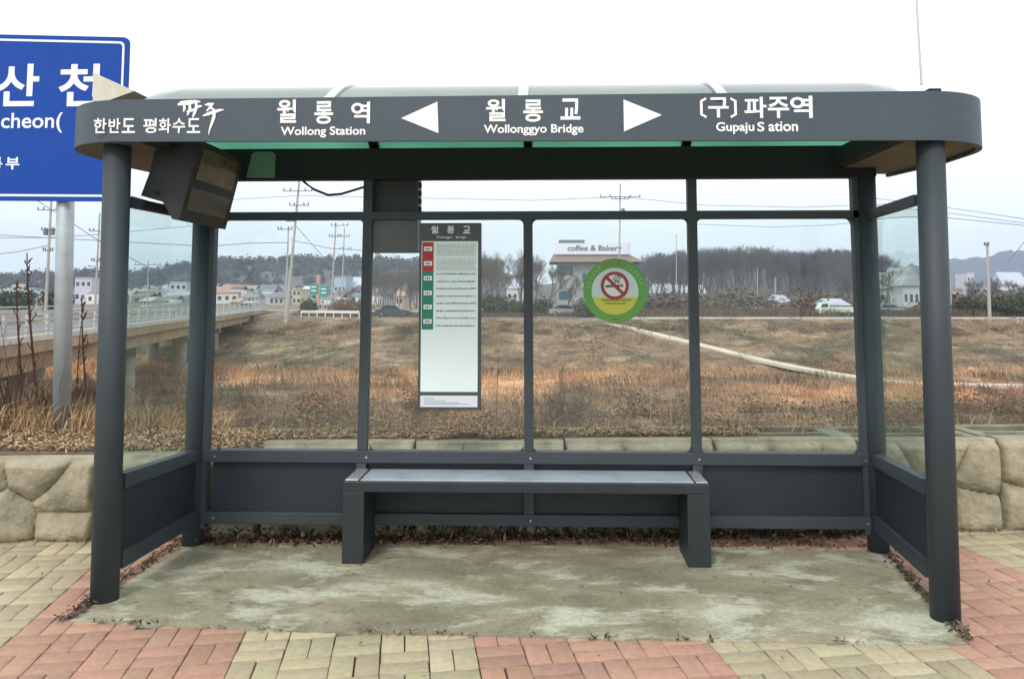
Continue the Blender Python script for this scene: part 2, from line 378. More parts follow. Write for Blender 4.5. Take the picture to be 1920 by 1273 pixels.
# back corner posts
BL, BR = -2.12, 1.925
for (ub, ut, w) in ((361, 384, .075), (1647, 1621, .085)):
    xb = at(ub, 1010, YB).x; xt = at(ut, 345, YB).x
    bm = newbm(); tube(bm, [(xb, YB, -.03), (xt, YB, 2.42)], .062, 24)
    obj('post', bm, PAINT, SH, True)
    s = 1 if ub < 900 else -1   # flat jamb beside the post
    bm = newbm(); hexa(bm, [(xb+s*.052, YB-.03, .1), (xb+s*.085, YB-.03, .1), (xb+s*.085, YB+.03, .1), (xb+s*.052, YB+.03, .1)],
                       [(xt+s*.052, YB-.03, 2.3), (xt+s*.085, YB-.03, 2.3), (xt+s*.085, YB+.03, 2.3), (xt+s*.052, YB+.03, 2.3)])
    obj('jamb', bm, PAINT, SH)
ZU, ZL, ZH = 1.985, .545, 2.213
def z_at(u, v, y=YB): return at(u, v, y).z
xbl, xbr = -2.09, 1.92
bm = newbm(); box(bm, xbl, xbr, YB-.03, YB+.03, z_at(990, 412), z_at(990, 397), .004); obj('upper_rail', bm, PAINT, SH)
bm = newbm(); box(bm, xbl, xbr, YB-.035, YB+.035, z_at(990, 868), z_at(990, 845), .004); obj('lower_rail', bm, PAINT, SH)
bm = newbm(); box(bm, xbl, xbr, YB-.035, YB+.035, z_at(990, 984), z_at(990, 962), .004); obj('bottom_rail', bm, PAINT, SH)
zb0, zb1 = z_at(990, 984), z_at(990, 868)
MX = [(at(ut, 406, YB).x, at(ub, 848, YB).x) for ut, ub in ((691, 680), (990, 992), (1297, 1306))]
for k, (xt, xb) in enumerate(MX):
    bm = newbm(); zt0 = z_at(990, 412)
    hexa(bm, [(xb-.028, YB-.028, zb1+.075), (xb+.028, YB-.028, zb1+.075), (xb+.028, YB+.028, zb1+.075), (xb-.028, YB+.028, zb1+.075)],
         [(xt-.028, YB-.028, zt0+.002), (xt+.028, YB-.028, zt0+.002), (xt+.028, YB+.028, zt0+.002), (xt-.028, YB+.028, zt0+.002)])
    obj('mullion', bm, PAINT, SH)
    bm = newbm(); box(bm, xb-.03, xb+.03, YB-.037, YB+.02, zb0+.07, zb1-.001, .003); obj('mullion', bm, PAINT, SH)
    if k != 1:
        bm = newbm(); box(bm, xt-.028, xt+.028, YB-.028, YB+.028, z_at(990, 397)-.001, 2.24); obj('mullion', bm, PAINT, SH)
bays = [xbl+.05]+[x for x, _ in MX]+[xbr-.05]
for a, b in zip(bays, bays[1:]):
    bm = newbm(); box(bm, a+.0, b-.0, YB-.004, YB+.004, zb1+.07, z_at(990, 412)+.002); obj('glass_pane', bm, GLASS, SH)
    bm = newbm(); box(bm, a+.0, b-.0, YB+.004, YB+.02, zb0+.05, zb1+.01); obj('skirt_panel', bm, PAINTD, SH)
    z0, z1 = zb1+.073, z_at(990, 412)      # rounded corner gaskets of each pane
    for (cx_, cz, sx, sz) in ((a+.028, z0, 1, 1), (b-.028, z0, -1, 1), (a+.028, z1, 1, -1), (b-.028, z1, -1, -1)):
        bm = newbm(); r = .035; arc = [(cx_+sx*(r-r*math.cos(t)), cz+sz*(r-r*math.sin(t))) for t in np.linspace(0, math.pi/2, 6)]
        ring = [(cx_, cz)]+arc[::-1]; hexa(bm, [(x, YB-.012, z) for x, z in ring], [(x, YB+.012, z) for x, z in ring]); obj('corner_gasket', bm, PAINT, SH)
for x_ in [xbl+.06]+[x for x, _ in MX]+[xbr-.06]:      # fixing screws on the back rails
    for zz in (z_at(990, 973), z_at(990, 857)):
        bm = newbm(); tube(bm, [(x_+.015, YB-.035, zz), (x_+.015, YB-.040, zz)], .006, 8); obj('screw', bm, STEEL, SH)
# header beam across the back, dark, and its return over the side frames
bm = newbm(); box(bm, -2.16, 1.99, YB-.05, YB+.05, ZH, 2.405, .006); obj('header_beam', bm, DARK, SH)
# side frames
for s, X0, X1 in ((-1, XL+.02, -2.135), (1, 1.868, 1.935)):
    def yb(z0a, z0b, z1a, z1b, w, nm, m, ye0=.05, ye1=YB-.05):
        bm = newbm(); hexa(bm, [(X0-w, ye0, z0a), (X0+w, ye0, z0a), (X0+w, ye0, z0b), (X0-w, ye0, z0b)],
                           [(X1-w, ye1, z1a), (X1+w, ye1, z1a), (X1+w, ye1, z1b), (X1-w, ye1, z1b)])
        return obj(nm, bm, m, SH)
    yb(1.955, 2.005, 1.955, 2.005, .022, 'side_rail', PAINT)
    yb(.525, .60, .505, .57, .03, 'side_rail', PAINT)
    yb(.13, .205, .13, .205, .03, 'side_rail', PAINT)
    yb(.2, .53, .2, .51, .012, 'skirt_panel', PAINTD)
    yb(.595, 1.957, .565, 1.957, .004, 'glass_pane', GLASSS)
    yb(.203, .215, .203, .215, .034, 'trim_strip', PAINT)
# fascia ring with rounded front corners
def ring_pts(off=0.0, n=12):
    # outer line of the canopy seen from above, from back left round the front to back right
    L, R, FR, BK = -2.555+off, 2.275-off, -.125+off, 1.12
    rl, rr = .42, .42
    pts = [(L+.10, BK), (L+.02, .75)]
    for k in range(n+1):
        a = math.pi+k/n*math.pi/2; pts.append((L+rl+rl*math.cos(a), FR+rl+rl*math.sin(a)))
    for k in range(n+1):
        a = 1.5*math.pi+k/n*math.pi/2; pts.append((R-rr+rr*math.cos(a), FR+rr+rr*math.sin(a)))
    pts += [(R, .62), (R-.10, BK)]
    return pts
def ztop(x): return 2.481+.012*(x+2.2)/4.1
def zbot(x): return 2.268-.018*(x+2.2)/4.1
outer = ring_pts(0); inner = ring_pts(.022)
bm = newbm()
vo = [[bm.verts.new((x, y, z(x))) for x, y in pts] for pts, z in ((outer, zbot), (outer, ztop), (inner, ztop), (inner, zbot))]
for i in range(len(outer)-1):
    for a, b in ((0, 1), (1, 2), (2, 3), (3, 0)): bm.faces.new((vo[a][i], vo[a][i+1], vo[b][i+1], vo[b][i]))
for e in (0, -1): bm.faces.new([vo[k][e] for k in range(4)])
FA = obj('fascia', bm, FPAINT, SH, True)
FA.data.polygons.foreach_set('use_smooth', [True]*len(FA.data.polygons))
me = FA.data; me.set_sharp_from_angle(angle=math.radians(40))
# back fascia
bm = newbm(); box(bm, -2.44, 2.16, 1.121, 1.14, 2.27, 2.425, .003); obj('rear_fascia', bm, PAINT, SH)
# soffit: boards outside the post line at both ends, strip at front and back
fz = 2.268
def soffit(x0, x1, arc):
    bm = newbm(); lo = [bm.verts.new((x, y, fz)) for x, y in arc]; up = [bm.verts.new((x, y, fz+.012)) for x, y in arc]
    bm.faces.new(lo); bm.faces.new(up[::-1]); n = len(arc)
    for i in range(n): bm.faces.new((lo[i], lo[(i+1) % n], up[(i+1) % n], up[i]))
    obj('soffit', bm, SOFFIT, SH)
inn = ring_pts(.023)
soffit(0, 0, [p for p in inn if p[0] < -2.05]+[(-2.06, -.1), (-2.06, 1.12)])
soffit(0, 0, [p for p in inn if p[0] > 1.8]+[(1.80, 1.12), (1.80, -.1)])
# frame beams under the roof
for x0, x1, y0, y1 in ((-2.05, 1.79, -.095, -.03), (-2.06, 1.80, 1.0, 1.06)):
    bm = newbm(); box(bm, x0, x1, y0, y1, 2.325 if y0 < 0 else 2.275, 2.38, .003); obj('roof_beam', bm, DARK, SH)
for x in (-2.02, 1.775):
    bm = newbm(); box(bm, x-.04, x+.04, -.03, .85, 2.275, 2.38, .003); obj('roof_beam', bm, DARK, SH)
# arched glass roof, hipped at both ends: four panels with ribs
RX = [-2.26, -1.107, -.121, .880, 1.95]
def arch(y):  # height of the vault
    t = (y+.09)/1.2; return 2.462-.035*t+.225*math.sin(math.pi*min(1, max(0, t)))
def roofz(x, y):
    e = min(1, (x+2.27)/.20, (1.96-x)/.18); e = max(0, e); b_ = 2.455-.035*(y+.09)/1.2; return b_+(arch(y)-b_)*e
ys = np.linspace(-.095, 1.11, 17)
for a, b in zip(RX, RX[1:]):
    xs = np.unique(np.concatenate([np.linspace(a+.012, b-.012, 9), [q for q in (-2.07, -2.16, 1.78, 1.87) if a < q < b]]))
    bm = newbm(); g = [[bm.verts.new((x, y, roofz(x, y))) for x in xs] for y in ys]; g2 = [[bm.verts.new((x, y, roofz(x, y)+.006)) for x in xs] for y in ys]
    for j in range(len(ys)-1):
        for i in range(len(xs)-1):
            bm.faces.new((g[j][i], g[j][i+1], g[j+1][i+1], g[j+1][i])); bm.faces.new((g2[j][i], g2[j+1][i], g2[j+1][i+1], g2[j][i+1]))
    obj('roof_glass', bm, ROOFG, SH, True)
for x in RX[1:-1]:
    bm = newbm()
    for a, b in zip(ys, ys[1:]): hexa(bm, [(x-.026, a, roofz(x, a)+.007), (x+.026, a, roofz(x, a)+.007), (x+.026, a, roofz(x, a)+.02), (x-.026, a, roofz(x, a)+.02)], [(x-.026, b, roofz(x, b)+.007), (x+.026, b, roofz(x, b)+.007), (x+.026, b, roofz(x, b)+.02), (x-.026, b, roofz(x, b)+.02)])
    obj('roof_cap', bm, STEEL, SH)
    bm = newbm()
    for a, b in zip(ys, ys[1:]): hexa(bm, [(x-.026, a, roofz(x, a)-.05), (x+.026, a, roofz(x, a)-.05), (x+.026, a, roofz(x, a)-.002), (x-.026, a, roofz(x, a)-.002)], [(x-.026, b, roofz(x, b)-.05), (x+.026, b, roofz(x, b)-.05), (x+.026, b, roofz(x, b)-.002), (x-.026, b, roofz(x, b)-.002)])
    obj('roof_rib', bm, DARK, SH)
# beige tilted board at the roof's left end and small bracket with whip antenna at its right end
p = [at(174, 136, .3), at(252, 171, .3), at(200, 190, .3), at(174, 190, .3)]
bm = newbm(); hexa(bm, [tuple(q) for q in p], [(q.x, q.y+.5, q.z) for q in p]); obj('solar_box', bm, BEIGE, SH)
a = at(1728, 160, .35); b = at(1715, -60, .35); m_ = at(1722, 60, .35)
bm = newbm(); tube(bm, [a, m_, b], [.007, .006, .005], 8); obj('antenna', bm, mat('pale_rod', (.50, .53, .62), .5), SH)
a = at(1744, 166, .2); bm = newbm(); box(bm, a.x-.03, a.x+.035, .15, .3, a.z-.06, a.z-.012, .004); obj('bracket', bm, DARK, SH)
# cable sagging below the header
bm = newbm(); tube(bm, [at(u, v, YB-.06) for u, v in ((560, 330), (572, 343), (590, 356), (615, 366), (640, 364), (663, 357), (686, 350))], .0075, 8); obj('cable', bm, BLACKW, SH, True)
p = [at(u, v, .62) for u, v in ((462, 333), (514, 333), (515, 290), (509, 285), (478, 285), (472, 290))]
bm = newbm(); hexa(bm, p, [q+Vector((0, .02, 0)) for q in p]); obj('green_piece', bm, mat('green_plate', (.085, .16, .105), .5, 0, .1, 10), SH)  # flat green piece added under the roof at the left

# ---------------- lettering on the fascia
FY = -.1275
def letter(body, u0, v0, u1, v1, nm='lettering', bold=.0, m=WHITE, y=FY, parent=None): return text(nm, body, y, u0, v0, u1, v1, m, parent or FA, bold)
for ch, u0, v0, u1, v1 in (('월', 519, 187, 556, 231), ('롱', 589, 190, 625, 233), ('역', 658, 191, 694, 232),
                           ('월', 911, 186, 948, 228), ('롱', 981, 187, 1018, 229), ('교', 1051, 185, 1088, 225),
                           ('〔', 1313, 183, 1325, 222), ('구', 1328, 183, 1366, 221), ('〕', 1369, 183, 1381, 222), ('파', 1396, 182, 1437, 222), ('주', 1440, 182, 1479, 222), ('역', 1482, 180, 1523, 222)):
    letter(ch, u0, v0, u1, v1, 'korean_letter', .022)
letter('Wollong Station', 526, 237, 685, 259, 'english_name', .02)
letter('Wollonggyo Bridge', 907, 233, 1094, 255, 'english_name', .02)
letter('Gupaju', 1343, 229, 1414, 252, 'english_name', .02)
letter('S', 1420, 229, 1433, 247, 'english_name', .02)
letter('ation', 1441, 228, 1496, 247, 'english_name', .02)
for ch, u0, u1 in (('한', 175, 200), ('반', 203, 226), ('도', 228, 254), ('평', 268, 294), ('화', 297, 321), ('수', 323, 348), ('도', 350, 376)):
    letter(ch, u0, 222, u1, 250, 'slogan_letter', .016)
for tri in ([(752, 222), (820, 191), (822, 250)], [(1241, 216), (1169, 187), (1170, 247)]):
    bm = newbm(); P3 = [at(u, v, FY) for u, v in tri]; hexa(bm, P3, [q+Vector((0, .0015, 0)) for q in P3]); obj('arrow', bm, WHITE, FA)
def brush(strokes):
    bm = newbm()
    for k, st in enumerate(strokes):
        L = []; R = []
        for i, (u, v, w_) in enumerate(st):
            u2, v2, _ = st[min(i+1, len(st)-1)]; u1, v1, _ = st[max(i-1, 0)]
            d = Vector((u2-u1, v2-v1)).normalized(); n = Vector((-d.y, d.x))*w_/2
            L.append(at(u+n.x, v+n.y, FY-.0002*k)); R.append(at(u-n.x, v-n.y, FY-.0002*k))
        for i in range(len(L)-1): flat(bm, [L[i], L[i+1], R[i+1], R[i]])
    return bm
obj('brush_logo', brush([
    [(333, 197, 3), (340, 194, 8), (352, 193, 9), (366, 191, 6), (376, 191, 2)],
    [(345, 196, 4), (346, 204, 5), (344, 210, 2)], [(356, 195, 4), (356, 206, 6), (351, 217, 2)],
    [(350, 210, 3), (360, 207, 5), (368, 205, 2)],
    [(368, 190, 3), (368, 202, 6), (364, 214, 5), (361, 221, 2)], [(367, 201, 3), (374, 200, 5), (379, 199, 2)],
    [(384, 197, 2), (392, 196, 6), (400, 194, 4), (393, 203, 5), (387, 209, 2)],
    [(394, 202, 3), (401, 206, 4), (404, 210, 2)],
    [(380, 218, 2), (390, 214, 6), (402, 210, 6), (412, 207, 5), (420, 206, 1)],
    [(402, 209, 5), (401, 220, 6), (397, 232, 5), (393, 243, 3), (391, 253, 1)]]), WHITE, FA)

# ================================================================== BENCH
BN = thing('bench', 'low charcoal metal bench with pale reflective seat top inside the bus shelter', 'bench', (-.13, .7, 0))
bm = newbm(); box(bm, -1.155, .90, .56, .575+.30, .395, .452, .004); obj('seat_frame', bm, BENCH, BN)
bm = newbm(); box(bm, -1.06, .815, .575, .865, .453, .46, .002); obj('seat', bm, BTOP, BN)
for x in (-1.148, .872):
    bm = newbm(); box(bm, x-(.0 if x < 0 else .045), x+(.075 if x < 0 else .02), .575, .865, .453, .4605, .002); obj('end_plate', bm, STEEL, BN)
for x0, x1 in ((-1.157, -1.035), (.775, .902)):
    bm = newbm(); box(bm, x0, x1, .562, .873, 0.0, .394, .004); obj('leg', bm, BENCH, BN)

# ================================================================== DISPLAY, CONTROL BOX, ROUTE SIGN, STICKER
DP = thing('bus_information_display', 'dark tilted display box hanging under the left end of the shelter roof', 'display', (-1.95, .4, 2.3))
prof = [(252, 262), (263, 300), (281, 322), (265, 366), (303, 384), (322, 411), (360, 262)]
prof = [(252, 262), (296, 262), (281, 322), (264, 367), (305, 379), (323, 411), (332, 412), (372, 262)]
prof = prof[1:]
near = [at(u, v, .12) for u, v in prof]
bm = newbm(); hexa(bm, near, [q+Vector((0, .62, 0)) for q in near]); HO = obj('housing', bm, mat('display_housing', (.016, .020, .021), .6, 0, .1, 8, .1, 60), DP)
# screen face (between near[-2] and near[-1]) faces the bench and leans down
A_, B_ = near[-2], near[-1]; nrm = Vector((B_.z-A_.z, 0, -(B_.x-A_.x))).normalized()
def scr(s0, s1, y0, y1, th, nm, m, par=DP):
    P = lambda s, y, e: A_+(B_-A_)*s+Vector((0, y, 0))+nrm*e
    bm = newbm(); hexa(bm, [P(s0, y0, -.002), P(s1, y0, -.002), P(s1, y1, -.002), P(s0, y1, -.002)], [P(s0, y0, th), P(s1, y0, th), P(s1, y1, th), P(s0, y1, th)])
    return obj(nm, bm, m, par)
SM = mat('dark_screen', (.10, .085, .04), .22, 0, .5, 5)
BZ = mat('display_bezel', (.014, .013, .010), .6)
scr(.0, 1, 0, .62, .012, 'bezel', BZ)
scr(.53, .93, .06, .56, .016, 'screen', SM); scr(.14, .42, .04, .56, .016, 'screen', mat('lower_panel', (.06, .052, .035), .35, 0, .3, 6))
q = at(296, 362, .12); bm = newbm(); tube(bm, [q+Vector((0, .002, 0)), q+Vector((0, -.006, 0))], .012, 16); obj('lock', bm, DARK, DP)
bm = newbm(); bar(bm, at(246, 376, .15), at(275, 384, .15), .03, .045); obj('mounting_arm', bm, DARK, DP)

CB = thing('control_box', 'black equipment cabinet fixed behind the back glass left of the route sign', 'cabinet', (-.95, .98, 2.1))
a = at(702, 473, .955); b = at(785, 268, .955)
bm = newbm(); box(bm, MX[0][0]-.02, b.x, .952, 1.09, a.z, 2.265, .006); obj('cabinet_body', bm, mat('cabinet_paint', (.03, .035, .038), .55, 0, .1, 6), CB)
bm = newbm()
for v in (347, 362, 377, 392): q = at(788, v, .99); box(bm, b.x-.001, b.x+.014, .98, 1.02, q.z-.018, q.z+.016, .004)
obj('hinge', bm, BLACKW, CB)

RS = thing('route_sign', 'tall narrow bus route sign with red and green number tabs on the back glass', 'sign', (-.59, .87, 1.38))
RY = .855
a = at(782, 768, RY); b = at(903, 418, RY)
x0, x1, z0, z1 = a.x+.004, b.x-.002, a.z, b.z
bm = newbm(); box(bm, x0, x1, RY, YB-.006, z0, z1, .004); obj('backing', bm, mat('sign_charcoal', (.055, .062, .068), .45), RS)
SW = mat('route_paper', (.72, .82, .84), .35, 0, .03, 3)
W_ = x1-x0; H_ = z1-z0
def rs(fx0, fx1, fz0, fz1, m, nm, e): # fractions, z from the top
    bm = newbm(); box(bm, x0+W_*fx0, x0+W_*fx1, RY-e, RY+.001, z1-H_*fz1, z1-H_*fz0); return obj(nm, bm, m, RS)
rs(.04, .95, .10, .905, SW, 'route_sheet', .002); rs(.04, .95, .925, .985, mat('notice_paper', (.62, .66, .74), .4), 'notice_strip', .002)
RED = mat('tab_red', (.40, .02, .02), .5); GRN = mat('tab_green', (.015, .20, .13), .5); INK = mat('print_ink', (.10, .14, .13), .6); GINK = mat('pale_print', (.34, .42, .40), .6)
tabs = [(.105, .185, RED), (.185, .262, RED), (.262, .345, GRN), (.345, .42, GRN), (.42, .495, GRN), (.495, .575, GRN)]
for t0, t1, m in tabs:
    tb = rs(.05, .235, t0, t1, m, 'number_tab', .003)
    bm = newbm(); zc = z1-H_*(t0*.55+t1*.45)
    box(bm, x0+W_*.08, x0+W_*.21, RY-.0038, RY-.003, zc-.013, zc+.013); o = obj('number_plate', bm, WHITE, tb)
    bm = newbm()
    for q_ in range(3): box(bm, x0+W_*(.10+.03*q_), x0+W_*(.12+.03*q_), RY-.0044, RY-.0039, zc-.006-.002*(q_ % 2), zc+.006)
    obj('route_digits', bm, INK, RS)
bm = newbm(); random.seed(3)
for k in range(22):
    z = z1-H_*(.118+k*.0066) if k < 22 else 0
    if k in (10, 11): continue
    x = .28
    while x < .90:
        l = random.uniform(.02, .07); box(bm, x0+W_*x, x0+W_*min(.91, x+l), RY-.0028, RY-.0022, z-.0016, z+.0016); x += l+random.uniform(.008, .02)
obj('small_print', bm, GINK, RS)
bm = newbm()
for k in range(8):
    z = z1-H_*(.278+k*.0395); pz = None
    box(bm, x0+W_*.28, x0+W_*.91, RY-.0028, RY-.0022, z-.0012, z+.0012)
    x = .29
    while x < .90:
        hh = random.uniform(.003, .010); box(bm, x0+W_*x, x0+W_*(x+.014), RY-.0028, RY-.0023, z-.002, z+hh) if k % 2 == 0 else box(bm, x0+W_*x, x0+W_*(x+.014), RY-.0028, RY-.0023, z-hh*.6, z+hh*.6)
        x += random.uniform(.022, .04)
obj('route_diagram', bm, INK, RS)
bm = newbm()
for k, (z, xe) in enumerate(((.94, .22), (.952, .42), (.962, .62), (.970, .80))):
    x = .10
    while x < xe:
        l = random.uniform(.02, .05); box(bm, x0+W_*x, x0+W_*(x+l), RY-.0028, RY-.0022, z1-H_*z-.0016, z1-H_*z+.0016); x += l+.01
obj('small_print', bm, INK, RS)
GW = mat('grey_print', (.75, .77, .75), .5)
for ch, u in (('월', 815), ('롱', 845), ('교', 875)): text('korean_letter', ch, RY-.0015, u-7, 424, u+7, 438, GW, RS, .02)
text('english_name', 'Wollonggyo', RY-.0015, 818, 443, 848, 448, GW, RS, .01); text('english_name', 'Bridge', RY-.0015, 855, 443, 874, 448, GW, RS, .01)

ST = thing('no_smoking_sticker', 'round green no smoking sticker with yellow lower part on the back glass', 'sticker', (.41, .89, 1.53))
cx, cz, R0 = .4135, 1.528, .196; SY = YB-.005
def disc(r0, r1, y, m, nm, a0=0, a1=2*math.pi, c=(cx, cz), n=48, clip=None):
    bm = newbm()
    if r0 == 0:
        pts = [(c[0]+r1*math.cos(a0+(a1-a0)*k/n), c[1]+r1*math.sin(a0+(a1-a0)*k/n)) for k in range(n+(0 if a1-a0 > 6 else 1))]
        hexa(bm, [(x, y, z) for x, z in pts], [(x, y+.001, z) for x, z in pts])
    else:
        for k in range(n):
            t0, t1 = a0+(a1-a0)*k/n, a0+(a1-a0)*(k+1)/n
            q = [(c[0]+r*math.cos(t), c[1]+r*math.sin(t)) for r, t in ((r0, t0), (r1, t0), (r1, t1), (r0, t1))]
            flat(bm, [(x, y, z) for x, z in q])
    return obj(nm, bm, m, ST)
SG = mat('sticker_green', (.10, .30, .055), .5, 0, .05, 4); SGY = mat('sticker_grey', (.50, .60, .60), .5); SYE = mat('sticker_yellow', (.50, .50, .06), .5)
SRD = mat('sticker_red', (.27, .025, .03), .5); SLG = mat('sticker_pale_green', (.24, .46, .20), .5); SDK = mat('sticker_dark', (.05, .06, .05), .5); SBR = mat('sticker_brown', (.26, .17, .12), .5)
disc(0, R0, SY-.0010, SG, 'green_disc'); 
ic = (cx-.002, cz-.005); ri = .142; az = math.asin(-.035/ri)
disc(0, ri, SY-.0022, SGY, 'centre_panel', c=ic)
disc(0, ri, SY-.0034, SYE, 'yellow_panel', math.pi-az, 2*math.pi+az, c=ic)
pc = (cx-.003, cz+.030)
disc(0, .080, SY-.0046, mat('sticker_white', (.66, .66, .66), .5), 'pictogram_ground', c=pc)
bm = newbm()
def fl(pts, e): flat(bm, [(pc[0]+x, SY-e, pc[1]+z) for x, z in pts])
fl([(-.056, -.012), (-.056, .002), (.03, .006), (.03, -.008)], .0056); fl([(.034, -.008), (.034, .006), (.05, .007), (.05, -.007)], .0056)
for k in range(3):
    for s in range(6): 
        X = lambda t: .0+.014*k+.008*math.sin(t*1.4+k); Zz = lambda t: .014+.008*t
        fl([(X(s)-.004, Zz(s)), (X(s)+.003, Zz(s)), (X(s+1)+.003, Zz(s+1)), (X(s+1)-.004, Zz(s+1))], .0056)
obj('cigarette', bm, SDK, ST)
disc(.066, .085, SY-.0066, SRD, 'red_ring', c=pc)
bm = newbm(); d = .055; w2 = .007
fl([(-d-w2, d-w2), (-d+w2, d+w2), (d+w2, -d+w2), (d-w2, -d-w2)], .0068); obj('red_bar', bm, SRD, ST)
def arc_text(s, ang0, ang1, r, size, m):
    for k, ch in enumerate(s):
        t = ang0+(ang1-ang0)*(k/(len(s)-1)); cu = bpy.data.curves.new('t', 'FONT'); cu.body = ch; cu.size = size; cu.align_x = 'CENTER'; cu.resolution_u = 3; cu.offset = .0006
        to = bpy.data.objects.new('t', cu); C.objects.link(to); bpy.context.view_layer.update()
        me = bpy.data.meshes.new_from_object(to.evaluated_get(bpy.context.evaluated_depsgraph_get())); bpy.data.objects.remove(to); me.materials.clear()
        M = Matrix.Translation(Vector((cx+r*math.cos(t), SY-.0024, cz+r*math.sin(t)))-world_loc(ST)) @ Matrix.Rotation(math.pi/2-t, 4, 'Y') @ Matrix.Rotation(math.pi/2, 4, 'X')
        me.transform(M); o = link('sticker_letter', me, m, ST)
arc_text('금연구역', math.radians(112), math.radians(68), .152, .037, SBR)
R2 = [(math.radians(165-k*9), ) for k in range(5)]
bm = newbm()
for k in list(range(6))+list(range(12, 18)):
    t = math.radians(172-k*9.2); c0 = Vector((cx+.166*math.cos(t), 0, cz+.166*math.sin(t))); dt = Vector((-math.sin(t), 0, math.cos(t))); dn = Vector((math.cos(t), 0, math.sin(t)))
    for (s0, s1, n0, n1) in ((-.008, .008, .006, .010), (-.008, .008, -.010, -.006), (-.002, .002, -.006, .006)):
        flat(bm, [c0+dt*s0+dn*n0+Vector((0, SY-.0024, 0)), c0+dt*s1+dn*n0+Vector((0, SY-.0024, 0)), c0+dt*s1+dn*n1+Vector((0, SY-.0024, 0)), c0+dt*s0+dn*n1+Vector((0, SY-.0024, 0))])
obj('edge_print', bm, SLG, ST)
bm = newbm(); random.seed(5)
for (zz, xw) in ((-.058, .085), (-.078, .062)):
    x = -xw
    while x < xw:
        l = random.uniform(.006, .014); flat(bm, [(cx+x, SY-.0046, cz+zz-.006), (cx+x+l, SY-.0046, cz+zz-.006), (cx+x+l, SY-.0046, cz+zz+.006), (cx+x, SY-.0046, cz+zz+.006)]); x += l+.005
flat(bm, [(cx-.028, SY-.0024, cz-.180), (cx+.026, SY-.0024, cz-.180), (cx+.026, SY-.0024, cz-.168), (cx-.028, SY-.0024, cz-.168)])
obj('small_print', bm, mat('sticker_olive', (.16, .17, .03), .5), ST)

# ================================================================== BLUE ROAD SIGN
RD = thing('road_sign', 'large blue road sign with white border and Korean lettering on a grey steel post', 'road sign', (-3.7, 2.25, .4))
YS = 2.10
tr, br_, tl, bl = at(244, 71, YS), at(236, 378, YS), at(-330, 58, YS), at(-330, 374, YS)
def rrect(inset, r, y, n=6):
    x0, x1 = tl.x+inset, tr.x-inset-.006; zl, zr = (tl.z, tr.z+.004); b0, b1 = bl.z, br_.z
    pts = []
    for (cx_, cz_, a0) in ((x1-r, zr-inset-r, 0), (x0+r, zl-inset-r, 90), (x0+r, b0+inset+r, 180), (x1-r, b1+inset+r, 270)):
        for k in range(n+1): a = math.radians(a0+90*k/n); pts.append(Vector((cx_+r*math.cos(a), y, cz_+r*math.sin(a))))
    return pts
bm = newbm(); a = rrect(0, .05, YS); hexa(bm, a, [q+Vector((0, .02, 0)) for q in a]); obj('sign_panel', bm, SIGNB, RD)
bm = newbm(); a = rrect(.035, .04, YS-.002); b = rrect(.052, .03, YS-.002); va = [bm.verts.new(q) for q in a]; vb = [bm.verts.new(q) for q in b]
for i in range(len(va)): j = (i+1) % len(va); bm.faces.new((va[i], va[j], vb[j], vb[i]))
obj('border', bm, SIGNW, RD)
for ch, u0, v0, u1, v1 in (('산', -8, 120, 75, 200), ('천', 108, 120, 190, 200)): text('korean_letter', ch, YS-.003, u0, v0, u1, v1, SIGNW, RD, .022)
text('english_name', 'cheon(', YS-.003, 1, 211, 118, 250, SIGNW, RD, .012)
text('korean_letter', '부', YS-.003, 10, 295, 37, 318, SIGNW, RD, .022); text('korean_letter', '통', YS-.003, -22, 295, 5, 318, SIGNW, RD, .022)
pb = at(117, 806, 2.2)
bm = newbm(); tp = at(128, 100, 2.2); tube(bm, [(pb.x, 2.2, .1), (tp.x, 2.2, tp.z)], .064, 24); obj('post', bm, GALV, RD, True)
bm = newbm()
for v in (120, 330): q = at(125, v, 2.13); box(bm, q.x-.3, q.x+.3, 2.121, 2.135, q.z-.03, q.z+.03)
obj('bracket', bm, GALV, RD)

